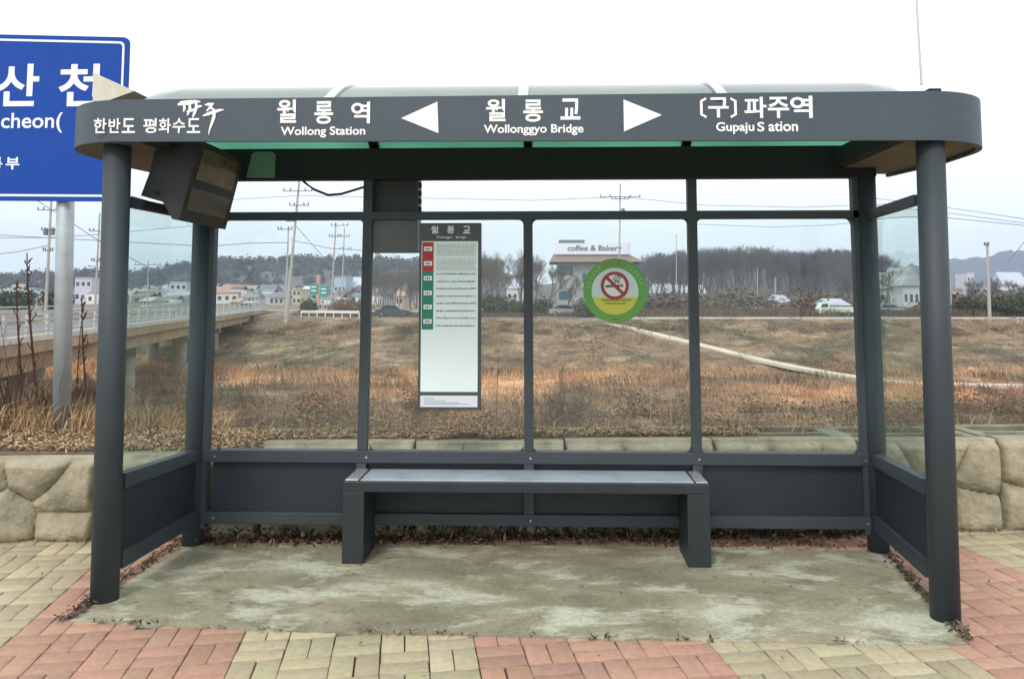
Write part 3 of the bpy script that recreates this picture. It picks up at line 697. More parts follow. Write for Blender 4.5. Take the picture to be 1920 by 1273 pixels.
# ================================================================== RETAINING WALL OF MOULDED BLOCKS
SEAMX = [-4.70, -3.74, -2.80, -1.80, -.845, .11, 1.065, 2.0, 2.925, 3.87, 4.8]
WHERE = ['leftmost moulded stone block, mostly outside the frame', 'moulded stone block at the left edge under the blue sign', 'moulded stone block beside the front left post', 'moulded stone block behind the left side panel', 'moulded stone block behind the left glass bay',
         'moulded stone block behind the route sign bay', 'moulded stone block behind the no smoking sticker bay', 'moulded stone block behind the right glass bay', 'moulded stone block beside the front right post', 'moulded stone block at the right edge of the photo']
wang = math.atan(.0715)
def block(x0, x1, seed, label, zt_=.555, K=.52):
    r2 = np.random.default_rng(seed); W = x1-x0-.012; H = zt_+.05
    root = thing('retaining_block', label, 'stone block', ((x0+x1)/2, wall_y((x0+x1)/2), 0), 'moulded blocks of the retaining wall')
    n, m = 110, 66
    # boulder pattern: rounded cells
    cells = []
    for (rx, rz) in ((.18, .74), (.60, .84), (.95, .66), (.02, .28), (.45, .26), (.84, .16)):
        cells.append((W*(rx+r2.normal(0, .05)), H*(rz+r2.normal(0, .04)), r2.uniform(.8, 1.15)))
    cells = np.array(cells)
    X, Z = np.meshgrid(np.linspace(0, W, n), np.linspace(0, H, m))
    D = np.sqrt((X[..., None]-cells[:, 0])**2+((Z[..., None]-cells[:, 1])*1.15)**2)/cells[:, 2]; Ds = np.sort(D, -1)
    g = np.clip((Ds[..., 1]-Ds[..., 0])/.17, 0, 1); dep = .065*np.sqrt(1-(1-g)**2)+.02*(1-Ds[..., 0]/.3)+.022*(vnoise(X+seed, Z, .09, 5)-.5)
    edge = np.minimum(np.minimum(X, W-X)/.03, 1); edge = np.sqrt(np.clip(1-(1-edge)**2, 0, 1)); topf = sm((H-Z)/.05)
    bot = np.sqrt(np.clip(1-(1-np.clip((Z-.02)/.09, 0, 1))**2, 0, 1))
    dep = dep*edge*topf*(.5+.5*bot)-.05*(1-bot)
    V = np.stack([X.ravel()-W/2, -dep.ravel(), Z.ravel()-.05], 1)
    V = np.concatenate([V, V+np.array([0, 0, 0])]); k = n*m
    V[k:, 1] = .08
    idx = np.arange(k).reshape(m, n); Fq = [np.stack([idx[:-1, :-1], idx[:-1, 1:], idx[1:, 1:], idx[1:, :-1]], -1).reshape(-1, 4)]
    for e in (idx[0], idx[-1][::-1], idx[:, -1], idx[:, 0][::-1]): Fq.append(np.stack([e[:-1], e[:-1]+k, e[1:]+k, e[1:]], -1))
    o = npmesh('boulder_face', V, np.concatenate(Fq), TAN, None, None, True); o.data.set_sharp_from_angle(angle=math.radians(50))
    o.parent = root; root.rotation_euler.z = wang
    bm = newbm(); zt2 = zt_-.001
    R_ = lambda *a: box(bm, *a, .006)
    a1, a2, a3, a4, a5 = .17 if K > .6 else .135, .17+.30*K, .17+.38*K, .17+.70*K, .17+.82*K
    R_(-W/2+.002, W/2-.002, .06, a1, -.06, zt2)
    R_(-W/2+.002, -W/2+.07, a1+.001, a4, -.06, zt2-.012); R_(W/2-.07, W/2-.002, a1+.001, a4, -.06, zt2-.012)
    R_(-W/2+.071, W/2-.071, a2, a3, -.06, zt2-.015); R_(-W/2+.002, W/2-.002, a4+.001, a5, -.06, zt2-.006)
    for ya, yb2 in ((a1, a2), (a3, a4)):       # rounded inner corners of the pockets
        for sx in (-1, 1):
            for (yy, sy) in ((ya, 1), (yb2, -1)):
                cx_ = sx*(W/2-.07); r = .06 if K < .6 else .12; ring = [(cx_, yy)]+[(cx_-sx*(r*1.6-r*1.6*math.sin(t)), yy+sy*(r-r*math.cos(t))) for t in np.linspace(0, math.pi/2, 6)]
                hexa(bm, [(x, y, .2) for x, y in ring], [(x, y, zt2-.014) for x, y in ring])
    me = bpy.data.meshes.new('block_body'); bmesh.ops.recalc_face_normals(bm, faces=bm.faces); bm.to_mesh(me); bm.free(); o = link('block_body', me, RIM); o.parent = root
for k, (a, b) in enumerate(zip(SEAMX, SEAMX[1:])): block(a, b, 11+k, WHERE[k], (.50 if k < 3 else .572)-.008*(k % 3 == 1), 1.0 if k < 3 else .52)

# ================================================================== PLANTS: generators
def blades(P, h, w, lean, cols, curve=.0):
    """P (n,3) roots; two-triangle tapered leaning blades"""
    n = len(P); a = rng.uniform(0, 2*math.pi, n); d = np.stack([np.cos(a), np.sin(a), 0*a], 1); s = np.stack([-np.sin(a+.9), np.cos(a+.9), 0*a], 1)
    wv = (w*rng.uniform(.6, 1.4, n))[:, None]; hv = h[:, None]; L = (lean*rng.uniform(0, 1, n))[:, None]
    b0 = P-s*wv/2; b1 = P+s*wv/2; mid = P+np.array([0, 0, 1])*hv*.6+d*L*hv*.35; t = P+np.array([0, 0, 1])*hv*(1-L*.3)+d*L*hv
    V = np.stack([b0, b1, mid+s*wv*.35, mid-s*wv*.35, t, t], 1).reshape(-1, 3); i = np.arange(n)[:, None]*6
    Fc = np.concatenate([i+np.array([[0, 1, 2, 3]]), i+np.array([[3, 2, 4, 5]])])
    V[5::6] += (s*wv*.1)
    return V, Fc, np.concatenate([cols, cols])
def bare_tree(seed, H=8, lv=5, spread=.6, trunk=.12, twigs=True, lean=0):
    r = random.Random(seed); segs = []
    def grow(p, d, L, rad, k):
        n = 3 if k > 0 else 2; q = p; dd = d
        for i in range(n):
            dd = (dd+Vector((r.gauss(0, .13), r.gauss(0, .13), r.gauss(0, .08)+.04))).normalized(); q2 = q+dd*L/n
            segs.append((q, q2, rad*(1-i/n*.35), rad*(1-(i+1)/n*.35))); q = q2
            if k > 0 and i > 0 or k == lv:
                for _ in range(1 if k > 2 else 2):
                    if k == lv and i == 0: continue
                    az = r.uniform(0, 6.28); v = Vector((math.cos(az), math.sin(az), r.uniform(.2, .9))).normalized()
                    grow(q, (dd*(1-spread)+v*spread).normalized(), L*r.uniform(.5, .75), rad*.5, k-1) if k > 0 else None
        if k > 0:
            for _ in range(2):
                az = r.uniform(0, 6.28); v = Vector((math.cos(az), math.sin(az), r.uniform(.3, 1))).normalized()
                grow(q, (dd*(1-spread*.6)+v*spread*.6).normalized(), L*r.uniform(.55, .78), rad*.55, k-1)
    grow(Vector((0, 0, 0)), Vector((lean, 0, 1)).normalized(), H*.38, trunk, lv)
    V = []; Fc = []
    for a, b, ra, rb in segs:
        d = (b-a).normalized(); s = d.cross(Vector((.3, .9, .1))).normalized(); t = d.cross(s); i = len(V)
        for c, rr in ((a, ra), (b, rb)):
            for k in range(3): an = k*2.094; V.append(c+(s*math.cos(an)+t*math.sin(an))*rr)
        for k in range(3): Fc.append((i+k, i+(k+1) % 3, i+3+(k+1) % 3, i+3+k))
    V = np.array([tuple(v) for v in V]); z = V[:, 2].max(); V *= H/z
    return V, np.array(Fc)
def put(V, P, s=1.0, rz=0):
    c, s_ = math.cos(rz), math.sin(rz); W = V*s; return np.stack([W[:, 0]*c-W[:, 1]*s_+P[0], W[:, 0]*s_+W[:, 1]*c+P[1], W[:, 2]+P[2]], 1)
def leafcloud(n, rx, ry, rz, size, col, cvar=.3, flatb=.0, seed=0):
    r = np.random.default_rng(seed); th = r.uniform(0, 2*math.pi, n); ph = np.arccos(r.uniform(-1, 1, n)); rr = r.uniform(.25, 1, n)**.5
    lump = 1+.28*np.sin(th*3+seed)*np.sin(ph*4+seed*2)+.15*np.sin(th*7+2*seed)
    P = np.stack([rx*rr*lump*np.sin(ph)*np.cos(th), ry*rr*lump*np.sin(ph)*np.sin(th), rz*rr*lump*np.cos(ph)], 1)
    a = r.normal(0, 1, (n, 3)); a /= np.linalg.norm(a, axis=1)[:, None]; b = np.cross(a, r.normal(0, 1, (n, 3))); b /= np.linalg.norm(b, axis=1)[:, None]
    sz = (size*r.uniform(.5, 1.4, n))[:, None]; V = np.stack([P-a*sz, P+b*sz*.6, P+a*sz, P-b*sz*.6], 1).reshape(-1, 3)
    i = np.arange(n)[:, None]*4; c = np.array(col)*(1+cvar*r.normal(0, 1, (n, 1)))*np.where(vnoise(P[:, 0]*7+seed, P[:, 2]*7, max(rx, .1)*2, 2) > .5, 1.25, .8)[:, None]
    return V, i+np.array([[0, 1, 2, 3]]), np.clip(c, .005, 1)
def tube_np(pts, rad, n=5):
    bm = newbm(); tube(bm, pts, rad, n, False); bm.verts.index_update(); V = np.array([tuple(v.co) for v in bm.verts]); Fc = np.array([[v.index for v in f.verts] for f in bm.faces]); bm.free(); return V, Fc
BARK = mat('bark', (.11, .085, .065), .95); TWIG = mat('grey_twigs', (.135, .115, .105), .95); PALE = mat('pale_stalk', (.34, .26, .16), .95); REDB = mat('red_brown_stalk', (.10, .045, .03), .95)

def crowns(n, uf, yf_, Hh, W_, size, pal, leaves, top=None, seed=0):
    r = np.random.default_rng(seed); VV = []; FF = []; CC = []; b = 0
    base = [leafcloud(leaves, 1, 1, 1, size, (1, 1, 1), .25, seed=seed+k) for k in range(5)]
    for k in range(n):
        u, y = uf(r), yf_(r); z = top(u, y, r); p = at(u, 560, y); V, Fc, cc = base[k % 5]; H = r.uniform(*Hh); W = r.uniform(*W_); c = np.array(pal[r.integers(0, len(pal))])*r.uniform(.8, 1.2)
        VV.append(V*np.array([W, W, H/2])+np.array([p.x, y, z+H*.5])); FF.append(Fc+b); CC.append(cc*c); b += len(V)
    return np.concatenate(VV), np.concatenate(FF), np.clip(np.concatenate(CC), .005, 1)
# ---------------- litter and straw in the planter, along the joints (stuff)
n = 60000; x = rng.uniform(-5, 5, n); y = wall_y(x)+np.where(x < -1.9, rng.uniform(.14, 1.02, n), rng.uniform(.12, .55, n))
dens = vnoise(x, y, .35, 3); keep = (dens > .42) | (x < 1.0); keep &= ~((x > 1.35) & (dens < .60)); keep &= ~((y-wall_y(x) < .19) & (dens < .55)); keep &= ~((y-wall_y(x) > np.where(x < -1.9, .93, .50)) & (dens < .66))
x, y = x[keep], y[keep]; n = len(x); zb_ = np.where(x < -1.85, .50, .565)+.05*(vnoise(x, y, .3, 3)-.5)
zb_ = np.where((x > 1.4), zb_-.07, zb_)
def litter(x, y, z, size, pal, flat_=.35):
    n = len(x); a = rng.uniform(0, 6.28, n); d = np.stack([np.cos(a), np.sin(a), rng.normal(0, flat_, n)], 1); s = np.stack([-np.sin(a), np.cos(a), rng.normal(0, flat_, n)], 1)
    sz = (size*rng.uniform(.5, 1.5, n))[:, None]; P = np.stack([x, y, z], 1)
    V = np.stack([P-d*sz, P+s*sz*.35, P+d*sz, P-s*sz*.35], 1).reshape(-1, 3); i = np.arange(n)[:, None]*4
    c = np.array(pal)[rng.integers(0, len(pal), n)]*(1+rng.normal(0, .15, (n, 1)))
    return V, i+np.array([[0, 1, 2, 3]]), np.clip(c, .01, 1)
PALL = [(.42, .29, .17), (.33, .21, .11), (.24, .14, .08), (.5, .38, .24), (.16, .10, .06), (.38, .31, .2)]
V, Fc, cc = litter(x, y, zb_+rng.uniform(0, .02, n), .015, PALL, .35); tag(npmesh('leaf_litter', V, Fc, FOL, cc), 'dry brown leaves and straw lying in the planter blocks', 'leaf litter', kind='stuff')
bm = newbm()
for i in range(60):
    for _ in (0,): 
        xa, xb2 = -5+i/6, -5+(i+1)/6
        za = .495 if xa < -1.9 else (.558 if xa < 1.33 else .46)
        yd = .98 if xa < -1.9 else .55; flat(bm, [(xa, wall_y(xa)+.1, za), (xb2, wall_y(xb2)+.1, za), (xb2, wall_y(xb2)+yd, za), (xa, wall_y(xa)+yd, za)])
tag(obj('planter_soil', bm, mat('planter_soil', (.16, .11, .07), .95, 0, .5, 14, .6, 40)), kind='structure')
# dirt and bits along the slab edge and wall foot
def along(pts, n, sp):
    pts = np.array(pts, float); k = rng.integers(0, len(pts)-1, n); t = rng.random(n)[:, None]; p = pts[k]*(1-t)+pts[k+1]*t; return p+rng.normal(0, sp, (n, 2))
E1 = along([(-2.22, -.27), (-1.35, -.352), (-.32, -.378), (.65, -.40), (1.80, -.40)], 380, .012)
E2 = along([(-2.24, -.27), (-2.25, .2), (-2.24, .93)], 500, .022); E3 = along([(1.83, -.38), (1.9, .3), (1.99, .93)], 420, .018)
E4 = along([(-2.2, .95), (0, 1.0), (1.9, 1.02)], 2600, .05); E5 = along([(-5, wall_y(-5)-.04), (5, wall_y(5)-.04)], 2600, .035)
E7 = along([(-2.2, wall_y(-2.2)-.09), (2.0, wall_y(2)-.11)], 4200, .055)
V, Fc, cc = litter(E7[:, 0], E7[:, 1], .005+rng.random(len(E7))**2*.075, .018, [(.05, .038, .028), (.11, .075, .045), (.03, .025, .02), (.2, .13, .075)], .6)  # leaves coloured dark so they also paint the shade at the wall foot
tag(npmesh('shaded_leaf_drift', V, Fc, FOL, cc), 'leaf drift with painted shade between the shelter back and the block wall', 'litter', kind='stuff')
E6 = np.stack([rng.uniform(-3.5, 3.5, 70), rng.uniform(-.8, .8, 70)], 1)
keep = vnoise(E1[:, 0], E1[:, 1], .12, 2) > .52; E1 = E1[keep]; keep = vnoise(E4[:, 0], E4[:, 1], .15, 2) > .46; E4 = E4[keep]
G_ = np.stack([rng.uniform(-4, 4, 2600), rng.uniform(-.95, 1.5, 2600)], 1); V, Fc, cc = litter(G_[:, 0], G_[:, 1], .001+0*G_[:, 0], .0035, [(.10, .085, .06), (.3, .27, .2), (.06, .05, .04), (.5, .46, .36)], .2)
tag(npmesh('grit', V, Fc, FOL, cc), 'fine grit scattered over the paving and slab', 'grit', kind='stuff')
for nm, E, pal, sz, lab in (('dead_moss', np.concatenate([E2, E3]), [(.05, .045, .035), (.09, .075, .055), (.14, .11, .08)], .014, 'dark dirt and dead moss along the side edges of the concrete slab'),
                            ('fallen_leaves', np.concatenate([E4, E5, E1, E6]), [(.10, .075, .05), (.2, .13, .08), (.38, .25, .14), (.06, .045, .03)], .012, 'brown leaf bits along the slab edge and the foot of the block wall')):
    V, Fc, cc = litter(E[:, 0], E[:, 1], .004+rng.uniform(0, .012, len(E)), sz, pal, .45); tag(npmesh(nm, V, Fc, FOL, cc), lab, 'litter', kind='stuff')
# ---------------- dry grass: behind the wall, in the valley, on the far bank (stuff)
def grass_patch(name, label, n, xs, ys, hfun, w, pal=None, lean=.7):
    x = rng.uniform(*xs, n); y = rng.uniform(*ys, n) if ys is not None else None
    return x, y
# straw tufts at the back of the planter on the left
n = 9000; x = np.concatenate([rng.uniform(-7, -2.6, 6500), rng.uniform(-2.6, 6, 2500)]); y = wall_y(x)+np.where(x < -1.9, rng.uniform(.75, 2.6, len(x)), rng.uniform(.3, 1.3, len(x)))
k = (vnoise(x, y, .5, 3) > .48) | (x < -2.6); x, y = x[k], y[k]
z = np.where(y < wall_y(x)+np.where(x < -1.9, 1.0, .6), np.where(x < -1.9, .49, .55), ground_z(x, y)); pal = np.array([(.40, .27, .15), (.30, .19, .10), (.22, .13, .075), (.46, .34, .2)])
h = np.where(x < -2.9, rng.uniform(.05, .26, len(x)), rng.uniform(.03, .11, len(x)))*(.5+vnoise(x, y, .6, 2)); h = np.where(y > wall_y(x)+1.05, h+.35, h)
V, Fc, cc = blades(np.stack([x, y, z], 1), h, .008, 1.3, pal[rng.integers(0, 4, len(x))]*(1+rng.normal(0, .12, (len(x), 1))))
tag(npmesh('straw', V, Fc, FOL, cc), 'tangled dry straw tufts on the back of the planter', 'dry grass', kind='stuff')
# reeds and scrub
_rp = [Vector((6.5, 91, 0)), Vector((26.9, 57, 0)), Vector((70, 51, 0))]
RPTS = [a.lerp(b, i/40) for a, b in zip(_rp, _rp[1:]) for i in range(40)]
N = 120000; u_ = rng.uniform(-.82, .70, N); y = 20+100*rng.random(N)**.85; x = u_*(y+4)
k = y < topy(x)+.5; x, y = x[k], y[k]; pv = np.array([[p_.x, p_.y] for p_ in RPTS])
d = y-(topy(x)-SLP)
cc0 = bank_color(x, y)*(1+rng.normal(0, .14, (len(x), 1))); n1 = vnoise(x, y, 2.5, 3)
h = np.where(d < 2, .2+.7*n1+.55*np.clip(1.3-np.abs(d+11)/9, 0, 1)*(.3+n1), .08+.25*n1)*rng.uniform(.4, 1.1, len(x)); k = n1 > .36; k &= (np.sqrt((x[:, None]-pv[:, 0])**2+(y[:, None]-pv[:, 1])**2).min(1) > 2.2); x, y, h, cc0 = x[k], y[k], h[k], cc0[k]
V, Fc, cc = blades(np.stack([x, y, ground_z(x, y)-.03], 1), h, .018+y*.0005, 1.1, np.clip(cc0*1.1, .01, 1))
tag(npmesh('valley_grass', V, Fc, FOL, cc), 'dry orange and brown grass covering the valley floor and far bank', 'dry grass', kind='stuff')

N = 15000; x = rng.uniform(-10, -2.6, N); y = wall_y(x)+rng.uniform(1.3, 5.5, N); k = vnoise(x, y, .7, 3) > .42; x, y = x[k], y[k]
pal = np.array([(.13, .075, .045), (.09, .055, .038), (.22, .13, .07), (.06, .045, .035)])
V, Fc, cc = blades(np.stack([x, y, ground_z(x, y)], 1), rng.uniform(.5, 1.5, len(x))*(.35+vnoise(x, y, .9, 2)), .010, .8, pal[rng.integers(0, 4, len(x))]*(1+rng.normal(0, .15, (len(x), 1))))
tag(npmesh('dead_undergrowth', V, Fc, FOL, cc), 'dark brown dead undergrowth below the bridge at the left', 'undergrowth', kind='stuff')
# ---------------- individual weeds
def weed(name, label, u, vt, y, seed, m=BARK, sp=.5, lv=3, tr=.012, group=None, lean=0):
    P = at(u, vt, y); zb = float(ground_z(P.x, P.y)); H = P.z-zb; V, Fc = bare_tree(seed, H, lv, sp, tr, lean=lean)
    o = npmesh(name, V, Fc, m); o.location = (P.x, P.y, zb); return tag(o, label, 'dry plant', group)
def stalk(label, ub, vb, ut, vt, y, m, rad, seed, hairs=26, bend=.04):
    a = at(ub, vb, y); b = at(ut, vt, y); r = random.Random(seed); bm = newbm(); a = Vector((a.x, a.y, float(ground_z(a.x, a.y))-.02))
    pts = []; n = 9
    for i in range(n):
        t = i/(n-1); p = a.lerp(b, t)+Vector((bend*math.sin(t*3.1+seed), .02*math.sin(t*5), 0)); pts.append(p)
    tube(bm, pts, [rad*(1-.75*i/(n-1)) for i in range(n)], 6)
    for k in range(hairs):
        t = r.uniform(.25, .99); p = a.lerp(b, t)+Vector((bend*math.sin(t*3.1+seed), 0, 0)); az = r.uniform(0, 6.28); L = r.uniform(.03, .12)*(1.2-t*.6)
        q = p+Vector((math.cos(az)*.6, math.sin(az)*.6, 1)).normalized()*L; tube(bm, [p, q], [rad*.4, rad*.2], 4)
        if k % 3 == 0: tube(bm, [q, q+Vector((r.gauss(0, .02), 0, .03))], [rad*.5, rad*.1], 4)
    return tag(obj('dry_stalk', bm, m), label, 'dry plant', g)
g = 'dry stalks behind the planter'
stalk('dark reddish dry stalk, leftmost of the tall ones left of the blue sign post', 36, 760, 40, 530, 3.4, REDB, .018, 1)
stalk('tallest dark dry stalk left of the blue sign post, leaning left at its tip', 82, 760, 60, 474, 3.6, REDB, .02, 2, 34)
stalk('dark dry stalk leaning left between the blue sign post and the shelter', 190, 720, 157, 560, 3.8, REDB, .018, 3)
stalk('thin dark stalk just right of the blue sign post', 150, 760, 148, 610, 4.0, REDB, .014, 4, 14)
stalk('thin slanting twig at the left edge below the bridge railing', 60, 700, -6, 590, 4.0, BARK, .009, 5, 10)
weed('weed_bush', 'thin tangled brown bush at the foot of the blue sign post', 55, 660, 4.4, 5, BARK, .7, 4, .012, g)
weed('weed_bush', 'second tangled brown bush between the tall stalks and the blue sign post', 96, 640, 4.8, 16, BARK, .6, 4, .012, g)
weed('weed_bush', 'dark twiggy bush between the blue sign post and the front left post', 165, 700, 5.0, 17, BARK, .6, 4, .012, g)
weed('weed_bush', 'thin pale bush seen through the left side glass', 262, 700, 5.2, 6, PALE, .5, 4, .010, g)
weed('weed_bush', 'brown leafless bush in the left glass bay near the lower rail', 600, 690, 12, 7, TWIG, .6, 5, .02, g)
weed('weed_bush', 'upright brown bush just left of the route sign', 735, 680, 11, 8, BARK, .5, 5, .02, g)
stalk('dark curved dead branch right of the route sign', 978, 790, 945, 668, 13, BARK, .03, 9, 6, .25)
weed('weed_bush', 'forked brown shrub below the no smoking sticker', 1128, 660, 11, 10, BARK, .42, 5, .028, g)
stalk('pale slender stalk right of the no smoking sticker', 1214, 780, 1216, 620, 9, PALE, .014, 11, 16)
stalk('tallest pale slender stalk beside the right mullion', 1250, 780, 1252, 590, 8.5, PALE, .014, 12, 18)
weed('weed_bush', 'low rounded grey bush in the right glass bay', 1400, 725, 15, 13, TWIG, .8, 5, .02, g)
weed('weed_bush', 'bare grey bush outside the right front post', 1838, 690, 9, 14, TWIG, .6, 5, .018, g)
weed('weed_bush', 'small bare bush at the right edge of the photo', 1895, 715, 8, 15, BARK, .6, 5, .015, g)
weed('weed_bush', 'low dark bush on the valley side of the planter in the left glass bay', 470, 745, 14, 18, BARK, .8, 5, .02, g)
weed('weed_bush', 'thin brown bush in the right corner of the sticker bay', 1245, 690, 14, 19, BARK, .7, 5, .02, g)
for k, (u, lab) in enumerate(((776, 'short dark stub standing on the wall seam behind the route sign'), (1058, 'short dark stub on the wall seam left of the sticker'), (1398, 'small dark clod of dead leaves on the planter in the right bay'))):
    x_ = at(u, 815, 1.3).x; yy = wall_y(x_)+(.13 if k < 2 else .5); bm = newbm(); tube(bm, [(x_, yy, .4), (x_+.006, yy, .53), (x_-.004, yy+.01, .585+.02*k)], [.016, .014, .007], 7); tag(obj('dead_stub', bm, BARK), lab, 'dead plant')

# ================================================================== BRIDGE
bd = Vector((-.245, 1, 0)).normalized(); bn = Vector((bd.y, -bd.x, 0))      # bn points to the right (valley side seen)
B0 = Vector((-20.6+.245*30, 0, 0))
def bp(y, off, z): p = B0+bd*(y/bd.y)+bn*off; return Vector((p.x, p.y, z))
BG = thing('road_bridge', 'long concrete road bridge with grey metal railing crossing the valley on the left', 'bridge', tuple(bp(60, -4, -3)))
def zd(y): return -.30-.0045*(y-30)
def strip(nm, o0, o1, za, zb_, m, y0=2, y1=118, n=30):
    bm = newbm(); Y = np.linspace(y0, y1, n); rings = [[bm.verts.new(bp(y, o, zd(y)+z)) for o, z in ((o0, za), (o1, za), (o1, zb_), (o0, zb_))] for y in Y]
    for a, b in zip(rings, rings[1:]):
        for k in range(4): bm.faces.new((a[k], a[(k+1) % 4], b[(k+1) % 4], b[k]))
    bm.faces.new(rings[0]); bm.faces.new(rings[-1]); return obj(nm, bm, m, BG)
strip('deck', -9, 0, -.45, 0, BRIDGEC); strip('girder', -8, -.35, -1.2, -.451, BRIDGEC); strip('kerb', -.4, .03, .002, .22, mat('kerb_concrete', (.52, .5, .45), .9, 0, .15, .5))
strip('road_surface', -8.6, -.41, .003, .03, mat('bridge_asphalt', (.17, .165, .16), .9))
RG = mat('railing_paint', (.44, .48, .50), .5, .2, .1, 1)
for za, zb_ in ((1.08, 1.18), (.80, .86), (.55, .61), (.34, .40)):
    strip('rail', -.22, -.15, za, zb_, RG); strip('rail', -8.8, -8.73, za, zb_, RG)
y = 6.0
while y < 116:
    bm = newbm(); a = bp(y, -.2, zd(y)+.2); bar(bm, a, a+Vector((0, 0, .95)), .10, .14, (0, 1, 0)); obj('railing_post', bm, RG, BG); y += 2.1 if y < 60 else 4
for y in (14, 30, 46, 62, 78, 94, 108):
    gz = float(ground_z(*bp(y, -4, 0)[:2]))
    for o in (-1.4, -7.0): bm = newbm(); a = bp(y, o, min(gz, -2.8)-.3); tube(bm, [a, Vector((a.x, a.y, zd(y)-1.7))], .55, 16); obj('pier', bm, PIERC, BG)
    bm = newbm(); bar(bm, bp(y, -.7, zd(y)-1.45), bp(y, -7.8, zd(y)-1.45), 1.2, .5); obj('pier_cap', bm, PIERC, BG)
bm = newbm(); a, b = bp(119, -10, -2.2), bp(119, 1, -2.2); bar(bm, a, b, 2.5, 2.6); obj('abutment', bm, PIERC, BG)

# ================================================================== PATHS AND ROADS ACROSS THE VALLEY
PATHC = mat('pale_concrete_path', (.55, .50, .40), .9, 0, .15, .7)
def ribbon(name, pts, wid, m, lift=.06, n=60, kind='structure', thick=.15):
    P = [Vector(p) for p in pts]; seg = []
    for a, b in zip(P, P[1:]):
        k = max(2, int((b-a).length/1.2))
        seg += [a.lerp(b, i/k) for i in range(k)]
    seg.append(P[-1]); bm = newbm(); rr = []; zs = []; rows_ = []
    for i, p in enumerate(seg):
        d = seg[min(i+1, len(seg)-1)]-seg[max(i-1, 0)]; s = Vector((d.y, -d.x, 0)).normalized()*wid/2
        a, b = p+s, p-s; z = max(float(ground_z(a.x, a.y)), float(ground_z(b.x, b.y)), float(ground_z(p.x, p.y)))+lift
        zs.append(z); rows_.append((a, b))
    zs = np.array(zs); zs = np.convolve(np.pad(zs, 7, 'edge'), np.ones(15)/15, 'valid') if name == 'ramp_path' else zs
    for (a, b), z in zip(rows_, zs):
        rr.append([bm.verts.new((a.x, a.y, z)), bm.verts.new((b.x, b.y, z)), bm.verts.new((b.x, b.y, z-thick)), bm.verts.new((a.x, a.y, z-thick))])
    for a, b in zip(rr, rr[1:]):
        for k in range(4): bm.faces.new((a[k], a[(k+1) % 4], b[(k+1) % 4], b[k]))
    return tag(obj(name, bm, m), kind=kind)
ribbon('ramp_path', [tuple(p) for p in _rp], 1.3, PATHC, .12, thick=.25)
ribbon('bank_path', [(6.5, 92.5, 0), (20, 93, 0), (95, 93, 0)], 1.8, PATHC, .10)
ribbon('bank_road', [(-38, 106, 0), (-8, 97, 0), (7, 96, 0), (20, 98, 0), (110, 99, 0)], 5, mat('far_asphalt', (.15, .15, .15), .9), .05)
ribbon('town_road', [(-200, 190, 0), (0, 130, 0), (200, 120, 0)], 9, mat('far_road', (.24, .24, .23), .9), .05)
# low white guard rail on the left bank
def guard(pts, label, m, h=.7):
    r = thing('guard_rail', label, 'guard rail', (pts[0][0], pts[0][1], float(ground_z(*pts[0][:2])))); bm = newbm(); P = []
    for a, b in zip(pts, pts[1:]):
        for k in range(8): t = k/8; x = a[0]+(b[0]-a[0])*t; y = a[1]+(b[1]-a[1])*t; P.append(Vector((x, y, float(ground_z(x, y)))))
    for a, b in zip(P, P[1:]): bar(bm, a+Vector((0, 0, h)), b+Vector((0, 0, h)), .06, .32)
    obj('rail', bm, m, r); bm = newbm()
    for a in P[::1]: bar(bm, a, a+Vector((0, 0, h)), .1, .1, (0, 1, 0))
    obj('posts', bm, m, r)
guard([(-31, 98.2), (-21.5, 93.5)], 'white guard rail along the far bank left of the first mullion', mat('white_rail', (.7, .7, .68), .5))

# ================================================================== FAR BUILDINGS
GLD = mat('dark_window', (.03, .045, .06), .2)
def house(name, label, u0, u1, vt, vb, y, wall, roof, depth=9, rt='gable', rh=.35, win=2, cat='house', floors=1):
    a = at(u0, vb, y); b = at(u1, vt, y); W = b.x-a.x; cx_ = (a.x+b.x)/2; z0 = float(ground_z(cx_, y))-.3; zt_ = b.z; H = zt_-z0
    r = thing(name, label, cat, (cx_, y, z0)); zw = zt_-H*rh if rt != 'flat' else zt_-.25
    wall = tuple(.12+c*.62 for c in wall); roof = tuple(.08+c*.6 for c in roof); wm = mat(name+'_wall', wall, .85, 0, .12, .8); rm = mat(name+'_roof', roof, .7, 0, .15, .8)
    bm = newbm(); box(bm, cx_-W/2, cx_+W/2, y, y+depth, z0, zw); obj('wall', bm, wm, r)
    if rt == 'gable':
        e = .4; A = [(cx_-W/2-e, y-e, zw+.02), (cx_-W/2-e, y+depth+e, zw+.02), (cx_-W/2-e+.3, y+depth/2, zt_)]; Bq = [(cx_+W/2+e, q[1], q[2]) for q in A]; Bq[2] = (cx_+W/2+e-.3, y+depth/2, zt_)
        bm = newbm(); hexa(bm, A, Bq); obj('roof', bm, rm, r)
    elif rt == 'gable_front':
        e = .4; A = [(cx_-W/2-e, y-e, zw+.02), (cx_+W/2+e, y-e, zw+.02), (cx_, y-e, zt_)]; bm = newbm(); hexa(bm, A, [(q[0], y+depth+e, q[2]) for q in A]); obj('roof', bm, rm, r)
    else:
        bm = newbm(); box(bm, cx_-W/2-.25, cx_+W/2+.25, y-.25, y+depth+.25, zw+.01, zt_); obj('roof', bm, rm, r)
    for fl_ in range(floors):
        for k in range(win):
            wx = cx_-W/2+W*(k+.5)/win; hz = z0+.3+(zw-z0-.3)*(fl_+.55)/floors; ww = min(1.3, W/win*.5); wh = min(1.2, (zw-z0)/floors*.45)
            bm = newbm(); box(bm, wx-ww/2, wx+ww/2, y-.06, y+.02, hz-wh/2, hz+wh/2); obj('window', bm, GLD, r)
    return r
